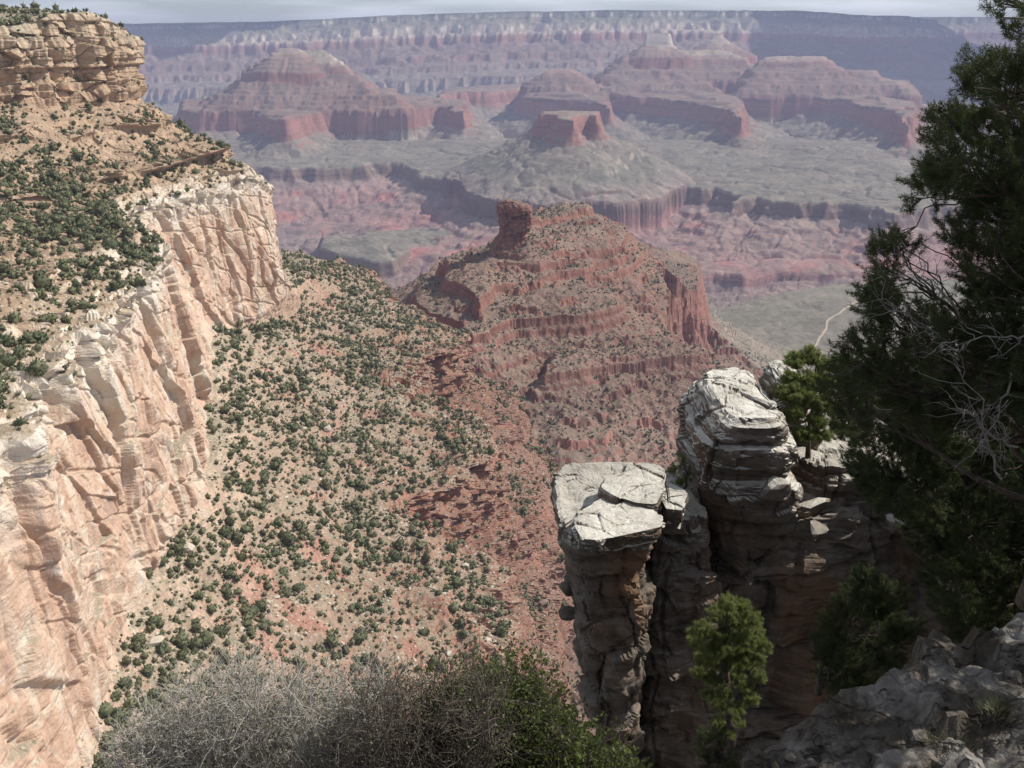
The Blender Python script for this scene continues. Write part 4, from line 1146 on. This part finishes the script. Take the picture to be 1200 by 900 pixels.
G_Z += np.clip(5.2 - GY, 0, 99) * 1.5 - np.clip(1.0 - GY, 0, 99) * 1.5
V = np.stack([GX, GY, G_Z], -1).reshape(-1, 3)
t = NT('rim_ground'); p = t.pos(); nz = t.nz()
n = t.noise(p, 1.1, 6, .7)
c = t.ramp(n, [(.3, (.06, .048, .034)), (.48, (.14, .12, .098)), (.6, (.27, .25, .225)), (.75, (.37, .355, .33))])
wv = t.n.new('ShaderNodeVectorMath'); wv.operation = 'ADD'; t.l.new(p, wv.inputs[0])
wn_ = t.n.new('ShaderNodeTexNoise'); wn_.inputs['Scale'].default_value = 2.2; wn_.inputs['Detail'].default_value = 4; t.l.new(p, wn_.inputs['Vector'])
t.l.new(t.scale(wn_.outputs['Color'], .8), wv.inputs[1])
cr = t.voro(t.scale(wv.outputs[0], (1, 1.6, .6)), 1.5, 'DISTANCE_TO_EDGE')
c = t.mix(t.math('MULTIPLY', t.mr(cr, .05, .01, 0, .85), t.mr(t.noise(p, .7, 3), .45, .6)), c, (.06, .048, .035))
t.bump(t.math('ADD', t.noise(p, 5, 6, .7), t.math('MULTIPLY', t.mr(cr, 0, .1), .8)), .9, .12)
M_RIM = t.color(c)
tag(mesh_np('ground', V, grid_faces(330, 420), M_RIM), 'cracked pale rubble ledge at the lower right, dappled by the pine', 'ground', kind='structure')
def rim_z(x, y):
    i, j = int(np.clip(np.searchsorted(gyv, y), 0, 329)), int(np.clip(np.searchsorted(gx, x), 0, 419))
    return float(G_Z[i, j])
LOOSE = [(1044, 880, .11), (1110, 889, .13), (1092, 884, .12), (1145, 884, .08), (973, 880, .14), (955, 893, .12), (1000, 893, .16), (1060, 856, .09), (925, 878, .12), (1128, 872, .07)]
for k, (u, v, s_) in enumerate(LOOSE):
    x, y, z = U(u, v, z=-8.1)
    vv, ff = boulder_shape(720 + k, ICO2)
    o = mesh_np('stone', vv * s_ * 1.5, ff, M_RIM); o.location = (x, y, rim_z(x, y) - s_ * .1); o.rotation_euler = (.2, .1, k)
    tag(o, 'small pale stone lying loose on the rubble ledge', 'stone', 'loose stones on the rubble ledge')

# the rock tower on the left end of the red butte
def tsec(v, uL, uR, y0, y1, y=1790):
    z = ray(0, v)[1] * y
    k = lambda u: U(u, v, y=y)[0]
    return (z, k(uL), k(uR), y + y0, y + y1)
o = rings_mesh('rock_tower', [tsec(235, 588, 603, -14, 16), tsec(240, 585, 617, -18, 22), tsec(247, 584, 622, -20, 26), tsec(257, 585, 624, -20, 28), tsec(264, 586, 623, -16, 30), tsec(272, 585, 620, -16, 30),
                              tsec(282, 581, 618, -18, 34), tsec(292, 576, 618, -26, 40), tsec(304, 568, 618, -34, 46), tsec(330, 545, 625, -50, 60)], 141, .5, M_MID, nu=260, nv=200, bed=.3, cell=1.1, sc=13.0, power=4.0)
co = np.empty(len(o.data.vertices) * 3, np.float32); o.data.vertices.foreach_get('co', co)
at = o.data.attributes.new('strat', 'FLOAT', 'POINT'); at.data.foreach_set('value', np.ascontiguousarray(co[2::3] - 130, np.float32))
tag(o, 'blocky rock tower standing on the left end of the red butte', 'rock tower', kind='structure')
# ------------------------------------------------------------------ pines, junipers and shrubs close by
def tube_mesh(segs, nside=6):
    """tapered limbs: list of (points n x 3, radii n)"""
    Vs, Fs, off = [], [], 0
    for P, R_ in segs:
        P = np.asarray(P, float); n = len(P)
        T = np.gradient(P, axis=0); T /= np.linalg.norm(T, axis=1)[:, None] + 1e-9
        ref = np.array([.3, .2, 1.0]) if abs(T[0, 2]) < .9 else np.array([1.0, .1, 0])
        A = np.cross(T, ref); A /= np.linalg.norm(A, axis=1)[:, None] + 1e-9
        B = np.cross(T, A)
        th = np.linspace(0, 2 * math.pi, nside, endpoint=False)
        ring = P[:, None] + (A[:, None] * np.cos(th)[None, :, None] + B[:, None] * np.sin(th)[None, :, None]) * np.asarray(R_)[:, None, None]
        Vs.append(ring.reshape(-1, 3))
        i = np.arange(n * nside).reshape(n, nside) + off; j = np.roll(i, -1, 1)
        Fs.append(np.stack([i[:-1], j[:-1], j[1:], i[1:]], -1).reshape(-1, 4))
        off += n * nside
    return np.concatenate(Vs), np.concatenate(Fs)

def limb(a, b, r0, r1, g, n=9, wob=.12, sag=0.0):
    a, b = np.asarray(a, float), np.asarray(b, float)
    t = np.linspace(0, 1, n)[:, None]
    L = np.linalg.norm(b - a)
    off = np.cumsum(g.normal(0, 1, (n, 3)), 0); off -= t * off[-1]; off *= wob * L / n
    P = a + (b - a) * t + off
    P[:, 2] += sag * L * np.sin(t[:, 0] * math.pi)
    return P, r0 + (r1 - r0) * t[:, 0]

def needles(cen, axis, g, per, ln, wd, spread=.9):
    """tufts of needles: per needle one slim triangle"""
    n = len(cen)
    d = axis[:, None] * .55 + g.normal(0, spread, (n, per, 3)) * .62
    d /= np.linalg.norm(d, axis=2)[..., None]
    s = np.cross(d, g.normal(size=d.shape)); s /= np.linalg.norm(s, axis=2)[..., None]
    L = ln * g.uniform(.7, 1.25, (n, per, 1))
    c = cen[:, None] + g.normal(0, ln * .18, (n, per, 3))
    V = np.stack([c - s * wd, c + s * wd, c + d * L], 2).reshape(-1, 3)
    return V, np.arange(len(V)).reshape(-1, 3)

def leaf_mat(name, lo, hi, sc=1.4, trans=.25):
    t = NT(name); p = t.pos()
    c = t.ramp(t.noise(p, sc, 3, .6), [(.3, lo), (.7, hi)])
    t.b.inputs['Roughness'].default_value = .6
    t.color(c)
    tr = t.n.new('ShaderNodeBsdfTranslucent'); t.l.new(c, tr.inputs[0])
    mx = t.n.new('ShaderNodeMixShader'); mx.inputs[0].default_value = trans
    t.l.new(t.b.outputs[0], mx.inputs[1]); t.l.new(tr.outputs[0], mx.inputs[2])
    t.l.new(mx.outputs[0], t.n['Material Output'].inputs[0])
    return t.m
M_NEED = leaf_mat('pine_needles', (.040, .055, .022), (.085, .105, .038))
M_NEED2 = leaf_mat('sunlit_pine_needles', (.165, .20, .068), (.27, .30, .105), 1.4, .45)  # brighter copy of the pine needles: sunlight put into the colour
M_BARK = flat_mat('pine_bark', (.10, .08, .065), .45, 9)
M_DEAD = flat_mat('bare_grey_wood', (.23, .21, .19), .3, 8)
M_TWIG = flat_mat('grey_twig', (.40, .37, .33), .3, 4)
M_TWIGD = flat_mat('dark_twig', (.11, .09, .075), .3, 4)
M_LEAFG = leaf_mat('shrub_leaf_green', (.062, .088, .024), (.125, .155, .042), 2.5, .35)
M_LEAFD = leaf_mat('shrub_leaf_dull', (.14, .145, .085), (.22, .215, .14), 2.5, .2)

def pine(name, label, base, top, clumps, seed, mat, tuft=26, per=20, ln=.062, wd=.0028, bark=True, dead=None, group=None, branch=.5):
    """a pine: trunk, limbs to every clump of needles, needles in tufts along the twigs. clumps: (x, y, z, radius)"""
    g = np.random.default_rng(seed)
    base, top = np.array(base, float), np.array(top, float)
    root = empty(name, base)
    tag(root, label, 'tree', group)
    h = np.linalg.norm(top - base)
    Pt, Rt = limb(base - (0, 0, .3), top, h * .022 + .03, .02, g, 16, .25)
    segs = [(Pt, Rt)]; cen, ax = [], []
    tw = []
    CL = np.array([q[:3] for q in clumps])
    nh = max(3, len(clumps) // 9)
    hubs = CL[g.choice(len(CL), nh, replace=False)]
    for _ in range(4):
        own = np.argmin(((CL[:, None] - hubs[None]) ** 2).sum(2), 1)
        hubs = np.array([CL[own == q].mean(0) if (own == q).any() else hubs[q] for q in range(nh)])
    hub_at = []
    for hpos in hubs:
        k = np.clip(((hpos[2] - base[2]) - np.linalg.norm(hpos[:2] - Pt[:, :2].mean(0)) * branch) / (top[2] - base[2] + 1e-6), .06, .96)
        a = np.array([np.interp(k, np.linspace(0, 1, 16), Pt[:, q]) for q in range(3)])
        hp = a + (hpos - a) * .82
        tw.append(limb(a, hp, .02 + .012 * min(np.linalg.norm(hp - a), 4), .016, g, 12, .3, .05)); hub_at.append(tw[-1][0])
    for ci, (x, y, z, r) in enumerate(clumps):
        c = np.array([x, y, z])
        # leave the trunk somewhat below the clump
        k = np.clip(((z - base[2]) - np.linalg.norm(c[:2] - Pt[:, :2].mean(0)) * branch) / (top[2] - base[2] + 1e-6), .06, .96)
        a = np.array([np.interp(k, np.linspace(0, 1, 16), Pt[:, q]) for q in range(3)])
        L = np.linalg.norm(c - a)
        hb = hub_at[own[ci]]; a = hb[int(g.integers(7, 12))]
        P, R_ = limb(a, c, .013, .007, g, 9, .35, .04)
        L = np.linalg.norm(c - a)
        tw.append((P, R_))
        out = (c - a) / (L + 1e-6)
        nt = max(4, int(tuft * (r / .4) ** 2))
        off = g.normal(size=(nt, 3)); off /= np.linalg.norm(off, axis=1)[:, None]
        off = off * (r * g.uniform(.25, 1, (nt, 1)) ** .6) * np.array([1, 1, .78])
        tips = c + off + out * r * .25
        for q in range(0, nt, 3):
            tw.append((np.stack([P[-2], (P[-1] + tips[q]) / 2 + g.normal(0, .03, 3), tips[q]]), np.array([.008, .006, .003])))
        dirs = off / (r + 1e-6) + out * .5 + np.array([0, 0, .55]); dirs /= np.linalg.norm(dirs, axis=1)[:, None]
        for s_ in (0, .055, .11):                                   # tufts along the last stretch of each twig
            cen.append(tips - dirs * s_); ax.append(dirs)
    V, F = tube_mesh(segs, 10)
    V2, F2 = tube_mesh(tw, 5)
    mesh_np('trunk', np.concatenate([V, V2]) - base, np.concatenate([F, F2 + len(V)]), M_BARK, root, smooth=True)
    V, F = needles(np.concatenate(cen), np.concatenate(ax), g, per, ln, wd)
    mesh_np('crown', V - base, F, mat, root)
    if dead:
        dsegs = []
        for a, b in dead:
            P, R_ = limb(a, b, .017, .004, g, 11, .35)
            dsegs.append((P, R_))
            L = np.linalg.norm(P[-1] - P[0])
            for q in range(2, 11):
                for _ in range(2):
                    e = P[q] + (P[-1] - P[0]) / L * g.uniform(.05, .4) + g.normal(0, .16, 3)
                    P2, R2 = limb(P[q], e, .006, .002, g, 6, .4)
                    dsegs.append((P2, R2))
                    e2 = e + g.normal(0, .12, 3)
                    dsegs.append(limb(P2[3], e2, .0035, .0014, g, 5, .4))
        V, F = tube_mesh(dsegs, 5)
        mesh_np('dead_branch', V - base, F, M_DEAD, root, smooth=True)['label'] = 'bare grey dead branches reaching out of the needles'
    return root

def fill(outline_left, u_right, v0, v1, y0, y1, n, r, seed, bias=1.0, holes=()):
    """clumps inside a crown whose left outline is known (pixels); the crown is y0..y1 deep"""
    g = np.random.default_rng(seed); out = []
    vs, us = zip(*outline_left)
    tries = 0
    while len(out) < n and tries < n * 60:
        tries += 1
        v = g.uniform(v0, v1); ul = np.interp(v, vs, us)
        ur = u_right(v) if callable(u_right) else u_right
        if ul > ur - 4: continue
        u = ul + (ur - ul) * g.uniform(0, 1) ** bias
        if any(((u - a) / c) ** 2 + ((v - b) / d) ** 2 < 1 for a, b, c, d in holes): continue
        y = g.uniform(y0, y1)
        rr = r * g.uniform(.5, 1.35)
        x, y, z = U(u, v, y=y)
        rp = rr / y * FPX
        if u - rp * .75 < ul: x += (ul + rp * .75 - u) / FPX * y
        out.append((x, y, z, rr))
    return out

# the big pine at the right edge
OUT1 = [(55, 1215), (70, 1160), (76, 1126), (100, 1123), (112, 1136), (130, 1098), (153, 1090), (178, 1097), (198, 1074), (222, 1063), (240, 1057), (257, 1034), (277, 1021), (296, 1030), (318, 1012), (330, 998), (356, 1002), (372, 1016), (392, 998), (412, 972), (440, 962), (470, 968), (500, 985)]
cl = fill(OUT1, 1330, 62, 500, 11.6, 15.8, 600, .31, 31, .85, holes=[(1080, 318, 42, 36), (1118, 350, 26, 24), (1155, 260, 18, 16)])
cl += [(*U(u, v, y=y), r) for u, v, y, r in ((1140, 88, 12.5, .22), (1128, 96, 12.5, .17), (1165, 82, 12.4, .26), (1012, 340, 12.6, .2), (1030, 345, 12.5, .22), (1046, 352, 12.7, .2), (1028, 292, 12.4, .16), (1040, 284, 12.5, .2), (1102, 140, 12.6, .22), (1096, 165, 12.5, .2), (1075, 212, 12.4, .22), (1064, 236, 12.4, .2))]
cl += fill([(62, 1330), (500, 1330)], 1620, 40, 520, 10.6, 15.5, 300, .36, 37)  # unseen right side of the crown, added to shade the rubble ledge
base = (8.6, 14.2, -8.4)
pine('pinyon_pine', 'large dark pinyon pine filling the right edge', base, U(1240, -40, y=13.6), cl, 41, M_NEED, tuft=30, per=22, wd=.0036, ln=.07,
     dead=[(U(1120, 372, y=12.0), U(1058, 305, y=11.6)), (U(1110, 395, y=11.9), U(1040, 352, y=11.5)), (U(1230, 396, y=11.6), U(1128, 408, y=11.2)), (U(1180, 560, y=11.6), U(1120, 420, y=11.3)), (U(1200, 520, y=11.4), U(1130, 480, y=11.0)), (U(1190, 440, y=11.4), U(1150, 520, y=11.2))])
# the limb of another pine that hangs in at the top right corner
cl = [(*U(u, v, y=y), r) for u, v, y, r in ((1158, -8, 10.5, .16), (1166, 2, 10.4, .17), (1178, 4, 10.6, .2), (1176, 22, 10.3, .18), (1192, 12, 10.5, .24), (1184, 34, 10.4, .14), (1204, 30, 10.6, .22), (1215, 8, 10.7, .3), (1230, 30, 10.8, .3), (1240, -10, 10.9, .35))]
pine('pinyon_pine', 'dark pine bough hanging into the top right corner', (7.9, 11.2, -7.9), (7.6, 11.3, 2.4), cl, 43, M_NEED, tuft=26, per=24)
# lower pines behind it, on the rock
OUT2 = [(425, 1010), (445, 985), (470, 978), (500, 985), (540, 1000), (570, 1010), (600, 1045), (625, 1062), (650, 1078), (700, 1092), (745, 1110), (775, 1180)]
cl = fill(OUT2, 1290, 430, 770, 18, 23.5, 430, .5, 33, 1.05)
pine('pinyon_pine', 'dark pine massed behind the rubble ledge at the lower right', (10.6, 21.5, -15), U(1160, 410, y=20.5), cl, 45, M_NEED, tuft=24, per=22, ln=.09, wd=.0055)
OUT3 = [(400, 1140), (440, 1130), (480, 1120), (560, 1110), (600, 1112), (640, 1125), (660, 1150)]
cl = fill(OUT3, 1330, 400, 660, 29.5, 34, 170, .78, 34)
pine('pinyon_pine', 'dark pine on the rock bank behind the other pines', (17.6, 32, -15.5), U(1230, 330, y=31.5), cl, 46, M_NEED, tuft=22, per=20, ln=.11, wd=.006)
# small pine on the crag
cl = [(*U(u, v, y=y), r) for u, v, y, r in ((934, 424, 35.6, .42), (950, 418, 35.8, .45), (966, 428, 35.6, .4), (928, 442, 35.2, .4), (946, 444, 35.2, .55), (966, 450, 35, .5), (920, 462, 34.8, .38), (938, 466, 34.6, .55), (960, 474, 34.5, .5), (978, 478, 34.8, .45), (932, 486, 34.3, .4), (955, 492, 34.2, .42), (942, 508, 34.0, .42), (930, 512, 34.0, .3), (962, 508, 34.0, .35), (980, 498, 34.4, .35), (990, 455, 35, .45), (985, 430, 35.4, .45))]
pine('small_pine', 'small bright pine growing on top of the crag', (11.4, 35.3, -14.9), U(960, 415, y=35.6), cl, 47, M_NEED2, tuft=64, per=22, ln=.13, wd=.009, group='small pines on the rock')
# sunlit small pine in front of the wall
g = np.random.default_rng(3)
cl = []
for u, v, r in ((852, 708, .3), (866, 712, .3), (842, 722, .34), (860, 728, .4), (878, 726, .34), (826, 738, .34), (846, 744, .42), (868, 746, .42), (884, 742, .3), (818, 752, .3), (838, 760, .4), (860, 764, .42), (880, 762, .32), (828, 774, .34), (850, 780, .4), (872, 778, .32), (886, 770, .26), (840, 796, .34), (860, 796, .34), (850, 812, .3), (862, 826, .3), (846, 826, .32), (872, 806, .3), (832, 812, .26), (854, 842, .3), (842, 846, .24), (866, 846, .22), (816, 742, .26), (892, 756, .28), (822, 790, .3), (886, 792, .28), (878, 818, .26), (856, 858, .2)):
    cl.append((*U(u, v, y=26.0 + g.uniform(-.6, .6)), r))
pine('small_pine', 'sunlit yellow green pine in front of the shaded rock wall', U(856, 880, y=26.3), U(855, 700, y=26), cl, 48, M_NEED2, tuft=62, per=22, ln=.11, wd=.007, group='small pines on the rock')
# dark juniper beside it
cl = fill([(672, 1003), (690, 992), (705, 975), (730, 958), (760, 946), (790, 948), (812, 975)], lambda v: np.interp(v, [672, 700, 740, 790, 815], [1012, 1048, 1060, 1052, 1000]), 674, 812, 22.5, 25, 75, .42, 35)
pine('small_pine', 'dark juniper in shade between the rock wall and rubble ledge', (8.6, 23.8, -17.2), U(1006, 680, y=23.6), cl, 49, M_NEED, tuft=30, per=22, ln=.10, wd=.005, group='small pines on the rock')
# sapling between slab and pillar, and a low bush in front of the wall
cl = [(*U(u, v, y=34.2), r) for u, v, r in ((800, 538, .24), (792, 550, .28), (806, 556, .3), (796, 568, .3), (804, 580, .28), (808, 596, .26), (800, 606, .24))]
pine('sapling', 'thin green sapling in the gap between the slabs and the pillar', U(803, 640, y=34.4), U(800, 535, y=34.2), cl, 50, M_NEED2, tuft=34, per=18, ln=.11, wd=.005)
cl = fill([(855, 822), (875, 812), (900, 815)], 862, 850, 905, 22, 23.5, 22, .26, 36)
pine('low_bush', 'low dull bush at the foot of the sunlit pine', U(840, 915, y=23), U(840, 860, y=22.6), cl, 51, M_NEED, tuft=30, per=20, ln=.08, wd=.004)

def shrub(name, label, box, n, seed, twig, leaf, nleaf, lsize, base_z, tips_bias=1.0, edge=None, y0=8.0, y1=9.8):
    """a many-stemmed shrub: stems fork upwards from the ground to tips under its outline (pixels), leaves along the upper twigs"""
    g = np.random.default_rng(seed)
    u0, u1 = box
    us, vs = zip(*edge)
    segs, tips, dirs = [], [], []
    x0 = U((u0 + u1) / 2, 900, y=(y0 + y1) / 2)[0]
    wid = (u1 - u0) / FPX * 9
    root = empty(name, (x0, (y0 + y1) / 2, base_z))
    tag(root, label, 'shrub', 'shrubs along the bottom of the view')
    for k in range(n):
        u = g.uniform(u0, u1); vt = np.interp(u, us, vs)
        v = vt + abs(g.normal(0, 1)) * 55 * tips_bias
        y = g.uniform(y0, y1)
        tip = np.array(U(u, v, y=y))
        b = np.array([x0 + (tip[0] - x0) * .35 + g.normal(0, wid * .05), (y0 + y1) / 2 + (y - (y0 + y1) / 2) * .5, base_z])
        P, R_ = limb(b, tip, .012, .0022, g, 12, .22, .02)
        segs.append((P, R_))
        for q in (5, 6, 7, 8, 9, 10):
            for _ in range(3):
                L = np.linalg.norm(tip - b) * .16 * g.uniform(.5, 1.2)
                dd = (P[-1] - P[q]); dd = dd / (np.linalg.norm(dd) + 1e-6) + g.normal(0, .95, 3); dd /= np.linalg.norm(dd)
                e = P[q] + dd * L
                P2, R2 = limb(P[q], e, .0045, .0016, g, 5, .3)
                segs.append((P2, R2))
                tips.append(P2[2:]); dirs.append(np.repeat(dd[None], 3, 0))
                e3 = P2[2] + (dd + g.normal(0, .6, 3)) * L * .45
                segs.append((np.stack([P2[2], (P2[2] + e3) / 2, e3]), np.array([.0028, .002, .0012])))
                tips.append(np.stack([e3, (P2[2] + e3) / 2])); dirs.append(np.repeat(dd[None], 2, 0))
    off = np.array([x0, (y0 + y1) / 2, base_z])
    V, F = tube_mesh(segs, 4)
    mesh_np('twigs', V - off, F, twig, root)
    T, Dr = np.concatenate(tips), np.concatenate(dirs)
    if nleaf:
        i = g.integers(0, len(T), nleaf)
        c = T[i] + g.normal(0, .025, (nleaf, 3))
        d = Dr[i] + g.normal(0, .7, (nleaf, 3)); d /= np.linalg.norm(d, axis=1)[:, None]
        s = np.cross(d, g.normal(size=d.shape)); s /= np.linalg.norm(s, axis=1)[:, None]
        L = lsize * g.uniform(.6, 1.3, (nleaf, 1))
        V = np.stack([c, c + d * L * .5 + s * L * .32, c + d * L, c + d * L * .5 - s * L * .32], 1).reshape(-1, 3)
        mesh_np('foliage', V - off, np.arange(nleaf * 4).reshape(-1, 4), leaf, root)
    return root
shrub('bare_shrub', 'pale grey twiggy shrub at the bottom left with few leaves', (112, 470), 300, 61, M_TWIG, M_LEAFD, 24000, .03, -8.6, 1.1,
      edge=[(100, 885), (125, 850), (170, 815), (215, 790), (240, 772), (290, 770), (350, 772), (400, 778), (440, 765), (480, 790)], y0=8.0, y1=9.6)
shrub('bare_shrub', 'darker twiggy shrub between the pale shrub and the leafy one', (385, 590), 120, 62, M_TWIGD, M_LEAFD, 6500, .028, -8.6, 1.0,
      edge=[(380, 830), (410, 800), (450, 770), (500, 780), (545, 762), (570, 772), (600, 790)], y0=7.6, y1=8.8)
shrub('leafy_shrub', 'green leafy shrub at the bottom centre beside the rock pedestal', (480, 755), 240, 63, M_TWIGD, M_LEAFG, 52000, .046, -8.7, 1.0,
      edge=[(470, 850), (510, 800), (550, 775), (590, 768), (612, 764), (640, 790), (660, 805), (672, 835), (690, 850), (715, 868), (742, 885), (760, 905)], y0=8.2, y1=9.4)
# dry grass on the rubble ledge
def grass(label, u, v, n, h, seed):
    g = np.random.default_rng(seed)
    x, y, z = U(u, v, z=-8.1); z = rim_z(x, y)
    a = g.uniform(0, 6.28, n); r = np.abs(g.normal(0, .12, n))
    c = np.stack([np.cos(a) * r, np.sin(a) * r, np.zeros(n)], 1)
    d = np.stack([np.cos(a) * .5 + g.normal(0, .25, n), np.sin(a) * .5 + g.normal(0, .25, n), np.ones(n)], 1)
    s = np.cross(d, [0, 0, 1]); s /= np.linalg.norm(s, axis=1)[:, None] + 1e-6
    L = h * g.uniform(.5, 1.2, (n, 1))
    V = np.stack([c - s * .005, c + s * .005, c + d * L * .6 + s * .003, c + d * L * (1, 1, .85)], 1).reshape(-1, 3)
    o = mesh_np('grass_tuft', V, np.arange(n * 4).reshape(-1, 4), M_LEAFD); o.location = (x, y, z)
    tag(o, label, 'grass', 'grass tufts on the rubble ledge')
grass('big green grass tuft among stones on the rubble ledge', 1112, 868, 420, .26, 1)
grass('small grass tuft under the pine at the right edge', 1165, 845, 260, .18, 2)
# ------------------------------------------------------------------ clouds above the canyon and the air itself
def cloud(name, label, cx, cy, z, rx, ry, h, seed):
    n = 40; th = np.linspace(0, 2 * math.pi, 73)[:-1]; ph = np.linspace(-.5 * math.pi, .5 * math.pi, n)
    T, P_ = np.meshgrid(th, ph)
    x, y, zz = np.cos(P_) * np.cos(T), np.cos(P_) * np.sin(T), np.sin(P_)
    r = 1 + .45 * fbm3(x * 2.2, y * 2.2, zz * 2.2, 5, seed)
    zz = np.where(zz < 0, zz * .35, zz)
    v = np.stack([x * r * rx, y * r * ry, zz * r * h], -1).reshape(-1, 3) + np.array([cx, cy, z])
    i = np.arange(n * 72).reshape(n, 72); j = np.roll(i, -1, 1)
    f = np.stack([i[:-1], j[:-1], j[1:], i[1:]], -1).reshape(-1, 4)
    tag(mesh_np(name, v, f, M_CLOUD, smooth=True), label, 'cloud', 'clouds over the canyon')
M_CLOUD = flat_mat('cloud_white', (.8, .8, .82), .05, .001)
def shade_spot(x, y, z, rx, ry, h, seed, label, zc=2600):
    t = (zc - z) / SUN_DIR.z
    cloud('cloud', label, x + SUN_DIR.x * t, y + SUN_DIR.y * t, zc, rx, ry, h, seed)
shade_spot(6900, 17500, 0, 3300, 4300, 700, 3, 'large white cloud shading the far right rim')
shade_spot(-5200, 16500, 250, 2000, 1300, 400, 5, 'small white cloud shading the far left rim')

# haze: one even box of air
hz = NT('haze_air')
hz.n.remove(hz.b)
pv = hz.n.new('ShaderNodeVolumePrincipled')
pv.inputs['Color'].default_value = (.60, .67, 1.0, 1)
pv.inputs['Density'].default_value = 3.8e-5
pv.inputs['Anisotropy'].default_value = .0
hz.l.new(pv.outputs[0], hz.n['Material Output'].inputs['Volume'])
lo, hi = (-19000, -2500, -1420), (19000, 27500, 470)
v = np.array([(x, y, z) for x in (lo[0], hi[0]) for y in (lo[1], hi[1]) for z in (lo[2], hi[2])], float)
f = np.array([(0, 1, 3, 2), (4, 6, 7, 5), (0, 4, 5, 1), (2, 3, 7, 6), (0, 2, 6, 4), (1, 5, 7, 3)])
tag(mesh_np('haze', v, f, hz.m), 'pale blue haze filling the canyon', 'haze', kind='stuff')
